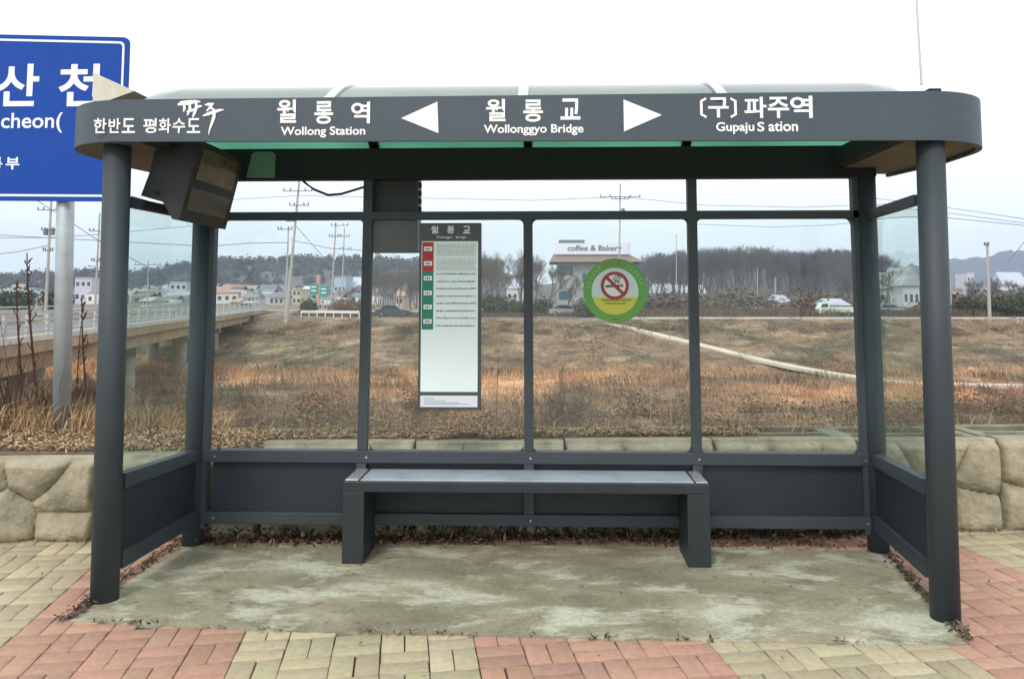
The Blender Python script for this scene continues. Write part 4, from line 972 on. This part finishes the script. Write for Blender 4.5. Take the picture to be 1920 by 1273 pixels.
# the cafe
CF = thing('cafe_building', 'grey two storey cafe with brown roof and white coffee and bakery board behind the sticker', 'cafe', (6, 92, -1))
yc = 112; c0 = at(1045, 580, yc); c1 = at(1188, 490, yc); zg = float(ground_z(8, yc))-.2; ze = at(1100, 492, yc).z; zr = at(1100, 476, yc).z
cw = mat('cafe_wall', (.30, .33, .33), .8, 0, .1, .8)
bm = newbm(); box(bm, c0.x, c1.x, yc, yc+9, zg, ze); obj('wall', bm, cw, CF)
bm = newbm(); x0_, x1_ = at(1030, 490, yc).x, at(1208, 490, yc).x
hexa(bm, [(x0_, yc-1.2, ze+.02), (x1_, yc-1.2, ze+.02), (x1_, yc+10, ze+.02), (x0_, yc+10, ze+.02)], [(x0_+.6, yc+.6, zr), (x1_-2.2, yc+.6, zr), (x1_-2.2, yc+8, zr), (x0_+.6, yc+8, zr)]); obj('roof', bm, mat('cafe_roof', (.22, .17, .15), .8), CF)
bm = newbm(); s0, s1 = at(1040, 477, yc-.2), at(1182, 456, yc-.2); box(bm, s0.x, s1.x, yc-.3, yc-.1, s0.z, s1.z); SB = obj('sign_board', bm, mat('board_white', (.72, .74, .84), .6), CF)
INKB = mat('board_ink', (.07, .09, .16), .6)
text('board_letters', 'coffee & Bakery', yc-.33, 1064, 460, 1166, 474, INKB, CF, .015)
bm = newbm(); h0 = at(1048, 455, yc+3); h1 = at(1096, 450, yc+3); box(bm, h0.x, h1.x, yc+3, yc+7, zr, h1.z); obj('roof_hut', bm, mat('hut_green', (.16, .2, .18), .8), CF)
for (u0, v0, u1, v1) in ((1047, 499, 1074, 516), (1048, 546, 1072, 562), (1092, 512, 1100, 530), (1104, 548, 1130, 566), (1150, 500, 1170, 516)):
    a = at(u0, v1, yc); b = at(u1, v0, yc); bm = newbm(); box(bm, a.x, b.x, yc-.05, yc+.02, a.z, b.z); obj('window', bm, mat('cafe_window', (.05, .10, .14), .2), CF)
# left town
T = [('house', 'white house with orange roof at the left end of the left glass bay', 405, 447, 534, 556, 260, (.72, .70, .66), (.45, .18, .1), 'gable', 'house'),
     ('house', 'small yellow house below the orange roofed one', 432, 447, 560, 572, 210, (.6, .5, .25), (.42, .36, .22), 'gable', 'house'),
     ('warehouse', 'pale blue roofed shed between the yellow house and the main utility pole', 450, 474, 565, 577, 205, (.55, .6, .66), (.45, .55, .68), 'gable', 'shed'),
     ('house', 'brown house with dark roof in the middle of the far town', 484, 512, 533, 553, 290, (.45, .38, .33), (.1, .1, .12), 'gable', 'house'),
     ('apartment_block', 'yellow block just right of the main utility pole', 548, 564, 542, 562, 250, (.62, .58, .3), (.5, .5, .4), 'flat', 'building'),
     ('warehouse', 'long white warehouse left of the green highway board', 562, 588, 536, 556, 270, (.7, .72, .74), (.75, .77, .8), 'gable', 'warehouse'),
     ('warehouse', 'light blue warehouse right of the green highway board', 626, 648, 518, 545, 300, (.45, .58, .75), (.5, .62, .78), 'flat', 'warehouse'),
     ('warehouse', 'pale blue shed near the first mullion', 655, 676, 519, 545, 310, (.5, .6, .78), (.62, .7, .82), 'gable', 'warehouse'),
     ('house', 'pale house with grey roof behind the sagging guard rail', 455, 480, 548, 562, 240, (.66, .66, .62), (.22, .23, .25), 'gable', 'house'),
     ('house', 'grey house among the dense roofs left of the main pole', 505, 532, 548, 563, 235, (.5, .5, .48), (.15, .15, .17), 'gable', 'house'),
     ('warehouse', 'white shed with greenish roof at the left edge of the photo', -5, 16, 541, 556, 190, (.62, .68, .6), (.4, .52, .42), 'gable', 'shed'),
     ('apartment_block', 'pale lilac block between the blue sign post and the shelter', 140, 172, 520, 548, 260, (.6, .62, .76), (.6, .62, .7), 'flat', 'building'),
     ('house', 'white cottage seen through the left side glass', 262, 282, 557, 570, 200, (.72, .72, .68), (.5, .5, .5), 'gable', 'house'),
     ('apartment_block', 'white slim block seen through the right of the left side glass', 318, 350, 528, 556, 280, (.62, .64, .66), (.5, .52, .55), 'flat', 'building'),
     ('house', 'small white house above the evergreens right of the route sign', 950, 982, 520, 532, 260, (.7, .72, .8), (.55, .6, .75), 'gable', 'house'),
     ('house', 'house with reddish roof glimpsed left of the route sign', 742, 756, 541, 553, 200, (.6, .5, .42), (.5, .25, .16), 'gable', 'house'),
     ('warehouse', 'long low white greenhouse right of the sticker', 1226, 1262, 532, 542, 230, (.75, .77, .78), (.8, .82, .83), 'gable', 'greenhouse'),
     ('warehouse', 'white low shed hidden partly by the right mullion', 1270, 1322, 534, 548, 230, (.72, .74, .74), (.8, .82, .82), 'gable', 'shed'),
     ('warehouse', 'grey blue shed in the middle of the right glass bay', 1462, 1482, 553, 574, 130, (.42, .48, .56), (.4, .46, .54), 'gable', 'shed'),
     ('tent', 'white and blue domed tent behind the pale truck', 1560, 1592, 560, 584, 118, (.6, .64, .8), (.6, .64, .84), 'gable', 'tent'),
     ('house', 'pale green roofed house with white gable seen through the right side glass', 1655, 1708, 510, 566, 130, (.52, .62, .62), (.45, .5, .5), 'gable', 'house'),
     ('house', 'narrow white gabled wing of the green roofed house', 1694, 1722, 500, 568, 126, (.75, .77, .8), (.5, .52, .56), 'gable_front', 'house'),
     ('apartment_block', 'white block at the foot of the mountain right of the shelter', 1814, 1826, 510, 536, 420, (.62, .68, .78), (.6, .62, .7), 'flat', 'building'),
     ('warehouse', 'long pale shed below the mountain at the right edge of the photo', 1880, 1925, 510, 520, 420, (.55, .6, .7), (.6, .66, .78), 'gable', 'warehouse')]
for nm, lab, u0, u1, vt, vb, y, wc, rc, rt, cat in T: house(nm, lab, u0, u1, vt, vb, y, wc, rc, 8 if y < 250 else 12, rt, .4, 3 if u1-u0 > 18 else 2, cat, 2 if 'block' in nm else 1)
# scattered far roofs (too many and tiny to point at): one mass
random.seed(12); VV = []; FF = []; CC = []; b0 = 0
wallc = [(.72, .72, .70), (.3, .27, .22), (.16, .16, .15), (.2, .2, .24), (.62, .60, .55), (.5, .48, .42), (.66, .66, .72), (.42, .45, .5), (.6, .52, .36), (.3, .3, .32)]
roofc = [(.14, .15, .18), (.36, .17, .10), (.2, .28, .4), (.5, .52, .55), (.12, .24, .2), (.1, .1, .11), (.45, .35, .25)]
for k in range(640):
    u = random.uniform(392, 700) if k < 380 else (random.uniform(-20, 372) if k < 590 else random.uniform(1780, 1940)); y = random.uniform(255, 500)
    p = at(u, 553, y); w_ = random.uniform(2.5, 6.5); d_ = random.uniform(4, 7); h_ = random.uniform(1.2, 2.6)*(1.9 if k % 9 == 0 else 1); zz = float(ground_z(p.x, y))+max(0, y-250)*.018; rh = random.uniform(.6, 1.6)
    x0, x1 = p.x-w_/2, p.x+w_/2
    V = [(x0, y, zz-3), (x1, y, zz-3), (x1, y+d_, zz-3), (x0, y+d_, zz-3), (x0, y, zz+h_), (x1, y, zz+h_), (x1, y+d_, zz+h_), (x0, y+d_, zz+h_), (x0-.2, y+d_/2, zz+h_+rh), (x1+.2, y+d_/2, zz+h_+rh),
         (p.x-w_*.3, y-.04, zz+h_*.3), (p.x-w_*.05, y-.04, zz+h_*.3), (p.x-w_*.05, y-.04, zz+h_*.75), (p.x-w_*.3, y-.04, zz+h_*.75)]
    F_ = [(0, 1, 5, 4), (1, 2, 6, 5), (3, 0, 4, 7), (4, 5, 9, 8), (6, 7, 8, 9), (10, 11, 12, 13), (5, 6, 9, 9), (7, 4, 8, 8)]
    wc = random.choice(wallc); rc = random.choice(roofc); wc = tuple(c*.75 for c in wc); rc = tuple(.06+c*.6 for c in rc); cc_ = [wc, wc, wc, rc, rc, (.05, .06, .08), wc, wc]
    VV += V; FF += [tuple(q+b0 for q in f) for f in F_[:6]]; CC += cc_[:6]; b0 += len(V)
tag(npmesh('distant_town', np.array(VV), np.array(FF), mat('town_mix', (1, 1, 1), .85, attr=True), np.array(CC)), 'mass of small distant houses below the wooded hill', 'town', kind='stuff')

# green highway boards
def board(u0, v0, u1, v1, y, label, m):
    r = thing('highway_sign', label, 'road sign', tuple(at((u0+u1)/2, 575, y))); a = at(u0, v1, y); b = at(u1, v0, y)
    bm = newbm(); box(bm, a.x, b.x, y, y+.1, a.z, b.z, .03); obj('sign_panel', bm, m, r)
    for t in (.2, .8): xx = a.x+(b.x-a.x)*t; bm = newbm(); tube(bm, [(xx, y+.2, float(ground_z(xx, y))), (xx, y+.2, b.z)], .1, 8); obj('leg', bm, GALV, r)
    bm = newbm(); 
    for zt_ in (.3, .65): box(bm, a.x+(b.x-a.x)*.15, a.x+(b.x-a.x)*.75, y-.03, y, a.z+(b.z-a.z)*zt_, a.z+(b.z-a.z)*(zt_+.1))
    obj('markings', bm, SIGNW, r)
HG = mat('highway_green', (.02, .24, .19), .5)
board(581, 532, 597, 552, 150, 'green highway direction board, left half of the pair beside the round evergreen', HG); board(599, 536, 616, 556, 149, 'green highway direction board, right half of the pair beside the round evergreen', HG)
board(474, 543, 488, 551, 170, 'small distant green board left of the main utility pole', HG)
bm = newbm(); p = at(597, 530, 200); tube(bm, [(p.x, 200, float(ground_z(p.x, 200))), (p.x, 200, at(597, 515, 200).z)], .5, 8); tag(obj('roadside_mast', bm, mat('orange_mast', (.5, .3, .2), .7)), 'orange mast standing above the green highway boards', 'mast')

# ================================================================== POLES AND WIRES
def pole(label, ub, vb, ut, vt, y, r0=.17, arms=(), tr=0, group='utility poles beyond the valley', m=POLEC):
    a = at(ub, vb, y); b = at(ut, vt, y); a.z = float(ground_z(a.x, a.y))-.3
    root = thing('utility_pole', label, 'utility pole', tuple(a), group)
    bm = newbm(); tube(bm, [a, b], [r0, r0*.65], 8); obj('pole', bm, m, root)
    H = b-a
    for (f, L, off) in arms:
        c = a+H*f; bm = newbm(); bar(bm, c+Vector((-L/2+off, -.15, 0)), c+Vector((L/2+off, -.15, 0)), .1, .1)
        obj('crossarm', bm, mat('arm_metal', (.14, .15, .17), .6), root)
        bm = newbm()
        for t in (-.48, -.25, .25, .48): q = c+Vector((L*t+off, -.15, .05)); tube(bm, [q, q+Vector((0, 0, .3))], .08, 6)
        obj('insulator', bm, mat('insulator_grey', (.16, .17, .2), .5), root)
    for k in range(tr):
        c = a+H*.79+Vector((.42*(k*2-1 if tr > 1 else 1), -.1, 0)); bm = newbm(); tube(bm, [c-Vector((0, 0, .4)), c+Vector((0, 0, .4))], .26, 10); obj('transformer', bm, mat('transformer_grey', (.16, .17, .18), .5), root)
    return a, b
pole('tall concrete utility pole with two crossarms in the left glass bay', 536, 598, 561, 340, 94, .2, ((.93, 3.6, 0), (.83, 2.4, .3), (.72, 1.2, -.5)))
pole('thin twin pole just left of the tall utility pole', 535, 580, 541, 425, 96, .13, ((.97, 1.8, -.4),))
pole('utility pole with double arm halfway between main pole and first mullion', 620, 570, 630, 418, 120, .16, ((.97, 2.6, .6), (.85, 1.8, 0)))
pole('slender utility pole nearest the first mullion', 640, 560, 646, 428, 140, .14, ((.9, 2.0, 0), (.75, 2.0, .4)))
pole('utility pole with transformers left of the blue sign post', 86, 566, 96, 378, 90, .2, ((.94, 3.0, 0), (.80, 1.8, 0), (.66, 1.2, 0)), 2)
pole('grey utility pole partly hidden behind the front left post', 178, 566, 187, 400, 100, .16, ((.85, 2.4, 0), (.6, 1.4, 0)))
pole('small utility pole in the middle of the left side glass', 277, 567, 278, 487, 150, .13, ((.9, 5, 0), (.75, 3, 0)))
pole('utility pole with insulators rising behind the cafe', 1160, 560, 1163, 345, 108, .14, ((.90, 5.6, 0), (.885, 2.4, 0)), 1)
pole('bright concrete pole at the right edge with mountain behind', 1856, 604, 1851, 458, 91.5, .2, ((.985, .5, -.15),))
pole('short white pole close to the right front post', 1782, 566, 1780, 515, 110, .22)
pole('thin faint pole in the right glass bay', 1455, 568, 1453, 520, 160, .15)
pole('thin faint pole left part of the right glass bay', 1420, 566, 1420, 500, 170, .13)
pole('faint pole just left of the right mullion', 1268, 566, 1268, 440, 175, .12)
def wire(label, pts, y, r=.022, sag=True):
    bm = newbm(); P = [at(u, v, y if not isinstance(y, tuple) else y[0]+(y[1]-y[0])*i/(len(pts)-1)) for i, (u, v) in enumerate(pts)]
    tube(bm, P, r, 4); tag(obj('overhead_wire', bm, mat('wire_grey', (.16, .18, .22), .6)), label, 'wire', 'overhead wires')
wire('upper overhead wire running left from the cafe pole', [(380, 378), (560, 367), (800, 372), (1000, 376), (1130, 371), (1163, 369)], 105, .035)
wire('overhead wire running right from the cafe pole towards the shelter corner', [(1163, 369), (1220, 375), (1320, 385), (1500, 389), (1640, 384), (1720, 378)], 105, .035)
wire('overhead wire crossing left of the tall utility pole', [(-20, 440), (200, 452), (390, 462), (470, 456), (540, 455)], 96, .045)
wire('stay wire slanting down right from the tall utility pole', [(556, 425), (600, 475), (640, 520)], 96, .04)
wire('slanting wire from the transformer pole past the blue sign post', [(60, 370), (130, 415), (190, 455), (290, 508)], 92, .05)
wire('faint overhead wire below the blue sign', [(-20, 446), (90, 446), (185, 440), (400, 420)], 95, .035)
wire('lower wire at the left edge running to the transformer pole', [(-20, 478), (30, 473), (92, 460)], 90, .04)
wire('overhead wire right of the tall pole crossing the first mullion', [(545, 450), (620, 466), (690, 470), (800, 455)], 110, .045)
wire('upper of the two overhead wires right of the shelter', [(1640, 372), (1780, 390), (1930, 412)], 60, .022)
wire('middle overhead wire right of the shelter', [(1640, 385), (1780, 400), (1930, 420)], 60, .022)
wire('lowest overhead wire right of the shelter', [(1620, 412), (1700, 407), (1780, 409), (1850, 416), (1930, 424)], 62, .026)
wire('guy wire slanting down beside the mountain at the right edge', [(1925, 448), (1890, 492)], 62, .03)
wire('overhead wire across the top of the right glass bay', [(1290, 420), (1450, 426), (1560, 422), (1640, 413)], 105, .03)

# ================================================================== TREES, BUSHES, HILLS
def tree_obj(label, u, y, H, seed, m=TWIG, sp=.6, lv=4, tr=.14, group='bare trees beyond the valley', name='bare_tree'):
    p = at(u, 560, y); z = float(ground_z(p.x, y))-.2; root = thing(name, label, 'tree', (p.x, y, z), group)
    V, Fc = bare_tree(seed, H, lv, sp, tr); lowk = V[Fc[:, 0]][:, 2] < H*.32
    for nm, k in (('trunk', lowk), ('crown', ~lowk)):
        if k.sum(): o = npmesh(nm, V, Fc[k], m); o.parent = root
tree_obj('broad leafless tree filling the sky right of the route sign', 930, 130, 9.6, 21, TWIG, .62, 5, .22)
tree_obj('leafless tree at the left edge of the cafe bay', 975, 125, 8.2, 22, TWIG, .6, 5, .2)
tree_obj('brown leafless tree in front of the cafe left corner', 1022, 104, 7.2, 23, BARK, .55, 5, .14)
tree_obj('second brown leafless tree against the cafe wall', 1060, 104, 6.2, 24, BARK, .6, 5, .12)
tree_obj('leafless tree behind the route sign left edge', 772, 120, 5.5, 25, TWIG, .6, 5, .15)
tree_obj('brown leafless tree left of the first mullion', 650, 118, 3.6, 26, BARK, .65, 5, .12)
tree_obj('dark leafless tree right part of the right glass bay', 1560, 150, 10.2, 27, TWIG, .5, 5, .2)
tree_obj('leafless tree in front of the green roofed house', 1668, 118, 7.2, 28, TWIG, .6, 5, .14)
tree_obj('leafless tree at the right edge of the right glass bay', 1600, 118, 6.8, 29, TWIG, .55, 5, .14)
tree_obj('dark leafless tree on the plateau at the far left edge', 35, 150, 4.0, 30, BARK, .6, 5, .15)
def bush(label, u, v, y, rx, rz, col, seed, n=1400, name='evergreen_bush', size=.16, ry=None, cat='bush'):
    p = at(u, v, y); z0 = float(ground_z(p.x, y)); root = thing(name, label, cat, (p.x, y, z0))
    V, Fc, cc = leafcloud(n, rx, ry or rx, rz, size, col, .3, seed=seed); V[:, 2] += rz*.85; V[:, 2] = np.maximum(V[:, 2], -.05)
    o = npmesh('foliage', V, Fc, FOL, cc); o.parent = root
    V, Fc = tube_np([(0, 0, -.1), (0.03, 0, rz*.7)], [.09, .05]); o = npmesh('stem', V, Fc, BARK); o.parent = root
GD = (.055, .07, .035)
bush('round dark evergreen below the green highway boards', 579, 575, 116, 1.4, 1.1, GD, 1)
bush('large dark evergreen right of the route sign', 930, 572, 108, 2.7, 1.5, (.05, .062, .03), 2, 2600)
bush('dark evergreen touching the middle mullion', 972, 574, 106, 1.7, 1.1, (.06, .065, .035), 3)
bush('low evergreen left of the cafe ground floor', 1018, 574, 106, 1.4, 1.2, GD, 4)
bush('rounded brown shrub in front of the cafe at the path head', 1097, 590, 97, 1.7, 1.2, (.11, .085, .06), 5, 1600, 'dry_bush')
bush('wide dark evergreen hedge clump at the right edge', 1905, 580, 104, 3.2, 1.6, (.06, .075, .04), 6, 2600)
bush('dark evergreen left of the bright right edge pole', 1815, 578, 106, 1.8, 1.3, (.055, .07, .045), 7, 1800)
bush('greenish bush behind the bright right edge pole', 1868, 580, 106, 1.8, 1.2, (.07, .08, .04), 8, 1800)
bush('reddish dry bush in the left glass bay beside the first mullion', 655, 572, 116, 3.2, 1.0, (.16, .09, .06), 9, 1800, 'dry_bush')
bush('dark green bush at the far left behind the bridge railing', 25, 560, 150, 3.5, 2.0, (.05, .075, .04), 10, 1500, size=.3)
bush('dark leafy clump right of the utility pole at far left', 105, 560, 150, 3.0, 2.2, (.06, .065, .05), 11, 1500, size=.3)
# scrub hedge on the right bank
N = 26000; x = rng.uniform(11, 80, N); y = rng.uniform(102, 124, N); n1 = vnoise(x, y, 3.5, 3); k = n1 > .38; x, y, n1 = x[k], y[k], n1[k]
pal = np.array([(.15, .095, .065), (.12, .09, .06), (.19, .11, .075), (.10, .085, .055)])
V, Fc, cc = blades(np.stack([x, y, ground_z(x, y)], 1), (.5+2.4*(n1-.3))*rng.uniform(.5, 1, len(x)), .10, .5, pal[rng.integers(0, 4, len(x))]*(.8+.5*n1[:, None])*(1+rng.normal(0, .15, (len(x), 1))))
tag(npmesh('bank_scrub', V, Fc, FOL, cc), 'low brown scrub along the top of the right bank', 'scrub', kind='stuff')
N = 9000; x = rng.uniform(-34, 9, N); y = topy(x)+rng.uniform(4, 14, N); n1 = vnoise(x, y, 2.5, 3); k = n1 > .5; x, y, n1 = x[k], y[k], n1[k]
V, Fc, cc = blades(np.stack([x, y, ground_z(x, y)], 1), (.3+1.2*(n1-.3))*rng.uniform(.5, 1, len(x)), .09, .5, pal[rng.integers(0, 4, len(x))]*(1+rng.normal(0, .15, (len(x), 1))))
tag(npmesh('verge_scrub', V, Fc, FOL, cc), 'low brown scrub along the top of the left bank', 'scrub', kind='stuff')
V, Fc, cc = crowns(430, lambda r: r.uniform(380, 1960), lambda r: 22+23*r.random()**.8 if r.random() < .85 else r.uniform(60, 84), (.5, 1.7), (.5, 1.5), .075, [(.20, .13, .085), (.13, .10, .07), (.30, .22, .14), (.26, .15, .09), (.10, .08, .06)], 160, lambda u, y, r: float(ground_z(at(u, 560, y).x, y))-.2, 19)
tag(npmesh('valley_scrub', V, Fc, FOL, cc), 'low brown bushes scattered through the dry grass of the valley', 'scrub', kind='stuff')
V, Fc, cc = crowns(160, lambda r: r.uniform(440, 1960), lambda r: 84+7*r.random(), (.3, .9), (.6, 1.6), .09, [(.12, .10, .07), (.09, .085, .055), (.17, .12, .08)], 120, lambda u, y, r: float(ground_z(at(u, 560, y).x, y))-.1, 29)
tag(npmesh('bank_bushes', V, Fc, FOL, cc), 'small dark bushes on the upper part of the far bank', 'scrub', kind='stuff')
# hills
def hill(name, prof, y, depth, col, col2, vs=.02, bumpy=2.0):
    us = np.array([p[0] for p in prof], float); vs_ = np.array([p[1] for p in prof], float); U = np.linspace(us[0], us[-1], 160); Vv = np.interp(U, us, vs_)
    pts = [at(float(a), float(b), y) for a, b in zip(U, Vv)]; rows = []; n = 14
    for j in range(n):
        t = j/(n-1); s = math.sin(t*math.pi)**.8 if 0 < t < 1 else 0
        rows.append([(p.x*(1+(t-.5)*depth/y), y+(t-.5)*depth, -2+(p.z+2)*s+bumpy*s*(vnoise([p.x], [t*depth], 12, 3)[0]-.5)) for p in pts])
    V = np.array(rows).reshape(-1, 3); idx = np.arange(n*160).reshape(n, 160); Fq = np.stack([idx[:-1, :-1], idx[:-1, 1:], idx[1:, 1:], idx[1:, :-1]], -1).reshape(-1, 4)
    return tag(npmesh(name, V, Fq, mat(name+'_mat', col, .95, 0, .1, vs, col2=col2), None, None, True), kind='structure')
hill('wooded_hill', [(-120, 535), (60, 522), (180, 517), (260, 520), (330, 505), (370, 496), (430, 495), (560, 493), (700, 492), (800, 500), (900, 510), (1000, 520)], 620, 240, (.075, .08, .09), (.12, .115, .12), .03, 6)  # bluish tones put distance haze into the hill colour
hill('far_mountain', [(1500, 530), (1650, 508), (1780, 489), (1850, 481), (1920, 470), (2100, 455), (2400, 500)], 1500, 500, (.045, .065, .11), (.07, .09, .13), .01, 14)  # blue of the distant air put into the mountain colour
hill('low_hill', [(1000, 540), (1200, 500), (1400, 488), (1600, 492), (1760, 530)], 330, 110, (.085, .08, .075), (.12, .105, .09), .03, 3)
# woods on the left hill: crowns of many small clumps
prof_u = [-120, 60, 180, 260, 330, 370, 430, 560, 700, 800, 900]; prof_v = [535, 522, 517, 520, 505, 496, 495, 493, 492, 500, 510]
def lefttop(u, y, r): t = (y-500)/120; return -2+(at(u, float(np.interp(u, prof_u, prof_v)), 620).z+2)*math.sin(min(1, max(0, t))*math.pi/2)**.8-3
V, Fc, cc = crowns(1100, lambda r: r.uniform(-60, 860), lambda r: 505+115*r.random()**.7, (5, 9.5), (2, 3.6), .30, [(.07, .075, .085), (.055, .065, .07), (.10, .095, .10), (.06, .07, .06)], 70, lefttop, 5)  # cool greys carry distance haze in the crown colours too
tag(npmesh('hill_forest', V, Fc, FOL, cc), 'dark grey green forest covering the long hill behind the town', 'forest', kind='stuff')
# bare grey wood on the right
base = [bare_tree(100+k, 10, 4, .45, .16) for k in range(6)]; VV = []; FF = []; b = 0; r = random.Random(4)
for k in range(330):
    y = r.uniform(205, 300); u = r.uniform(1195, 1660); p = at(u, 560, y); V, Fc = base[k % 6]
    topv = float(np.interp(u, [1195, 1260, 1330, 1430, 1500, 1560, 1660], [482, 470, 463, 459, 470, 463, 478]))+r.uniform(-3, 12); zt_ = at(u, topv, y).z; z0 = max(float(ground_z(p.x, y)), zt_-11.5)
    W = put(V, (0, 0, 0), (zt_-z0)/10, r.uniform(0, 6.28)); W[:, :2] *= 1.1; VV.append(W+np.array([p.x, y, z0])); FF.append(Fc+b); b += len(V)
tag(npmesh('winter_wood', np.concatenate(VV), np.concatenate(FF), mat('winter_twigs', (.105, .098, .122), .95, 0, .25, .05)), 'grey purple leafless wood on the skyline of the right glass bay', 'wood', kind='stuff')  # bluish tint puts haze into the twig colour
VV = []; FF = []; b = 0
for k in range(60):
    y = r.uniform(150, 230); u = r.choice([r.uniform(885, 1010), r.uniform(700, 800), r.uniform(1790, 1935)]); p = at(u, 560, y); V, Fc = base[k % 6]
    topv = (470 if 860 < u < 1020 else 500 if u < 860 else 522)+r.uniform(-6, 18); zt_ = at(u, topv, y).z; z0 = float(ground_z(p.x, y))
    W = put(V, (0, 0, 0), (zt_-z0)/10, r.uniform(0, 6.28)); VV.append(W+np.array([p.x, y, z0])); FF.append(Fc+b); b += len(V)
tag(npmesh('thicket', np.concatenate(VV), np.concatenate(FF), TWIG), 'leafless thickets behind the route sign and at the right edge', 'wood', kind='stuff')
# scrubby foot of the right wood
V, Fc, cc = crowns(260, lambda r: r.uniform(1200, 1930), lambda r: r.uniform(120, 200), (2.0, 4.2), (1.6, 3.2), .16, [(.19, .14, .10), (.16, .12, .09), (.12, .11, .08), (.2, .17, .13)], 130, lambda u, y, r: float(ground_z(at(u, 560, y).x, y))-.4, 9)
tag(npmesh('dry_thicket', V, Fc, FOL, cc), 'brown thickets at the foot of the right wood', 'scrub', kind='stuff')

# ================================================================== VEHICLES
def car(label, u, y, col, ang=0, kind='sedan', name='parked_car'):
    p = at(u, 575, y); z = float(ground_z(p.x, y))+.06; root = thing(name, label, 'car' if kind == 'sedan' else 'truck', (p.x, y, z)); root.rotation_euler.z = ang
    pm = mat('car_paint', col, .3, .2)
    def ob(nm, bm, m, par=root):
        me = bpy.data.meshes.new(nm); bmesh.ops.recalc_face_normals(bm, faces=bm.faces); bm.to_mesh(me); bm.free(); o = link(nm, me, m); o.parent = par; return o
    def prism(pts, w): bm = newbm(); hexa(bm, [(x, -w/2, zz) for x, zz in pts], [(x, w/2, zz) for x, zz in pts]); bmesh.ops.bevel(bm, geom=list(bm.edges), offset=.04, segments=2, affect='EDGES'); return bm
    if kind == 'sedan':
        ob('body', prism([(-2.2, .25), (2.2, .25), (2.25, .6), (2.1, .78), (1.1, .9), (-1.5, .95), (-2.2, .85)], 1.75), pm)
        ob('cabin', prism([(-1.6, .93), (1.05, .9), (.4, 1.38), (-1.0, 1.42)], 1.55), GLD); ob('roof', prism([(-1.0, 1.40), (.4, 1.37), (.3, 1.44), (-.95, 1.47)], 1.45), pm)
    else:
        ob('body', prism([(-2.3, .45), (.9, .45), (.9, .75), (-2.3, .75)], 1.7), pm); ob('cab', prism([(.92, .3), (2.3, .3), (2.35, .95), (1.9, 1.75), (.92, 1.8)], 1.65), pm)
        ob('cargo_bed', prism([(-2.3, .76), (.85, .76), (.85, 1.15), (-2.3, 1.15)], 1.75), pm); ob('windscreen', prism([(1.15, 1.1), (2.2, 1.1), (1.9, 1.6), (1.15, 1.62)], 1.70), GLD)
    for wx in (-1.4, 1.4):
        for wy in (-.8, .8):
            bm = newbm(); tube(bm, [(wx, wy-.1, .3), (wx, wy+.1, .3)], .31, 14); wh = ob('wheel', bm, BLACKW)
            bm = newbm(); tube(bm, [(wx, wy-.11, .3), (wx, wy+.11, .3)], .18, 10); ob('rim', bm, STEEL, wh)
car('small pale truck parked at the right end of the right glass bay', 1566, 104, (.62, .72, .62), math.pi, 'truck', 'parked_truck')
car('dark blue car on the far road left of the route sign', 738, 100, (.05, .07, .11), 0)
car('white car partly visible below the evergreens right of the route sign', 966, 118, (.75, .75, .75), 0)
car('silver car in front of the cafe', 1060, 103, (.3, .32, .34), .1)
car('white car among the scrub in the right glass bay', 1412, 128, (.7, .72, .72), 0)
car('red car among the scrub in the middle of the right glass bay', 1478, 128, (.5, .08, .04), 0)
car('pale blue car in front of the green roofed house', 1668, 112, (.4, .55, .68), 0)

# ================================================================== AIR
bm = newbm(); box(bm, -1560, 1560, -60, 2060, -7.5, 150); me = bpy.data.meshes.new('haze'); bmesh.ops.recalc_face_normals(bm, faces=bm.faces); bm.to_mesh(me); bm.free()
hm = bpy.data.materials.new('haze'); hm.use_nodes = True; t = hm.node_tree; t.nodes.remove(t.nodes['Principled BSDF'])
pv_ = t.nodes.new('ShaderNodeVolumePrincipled'); pv_.inputs['Color'].default_value = (.70, .82, 1, 1); pv_.inputs['Density'].default_value = .00038; t.links.new(pv_.outputs[0], t.nodes['Material Output'].inputs['Volume'])
tag(link('haze', me, hm), kind='stuff')
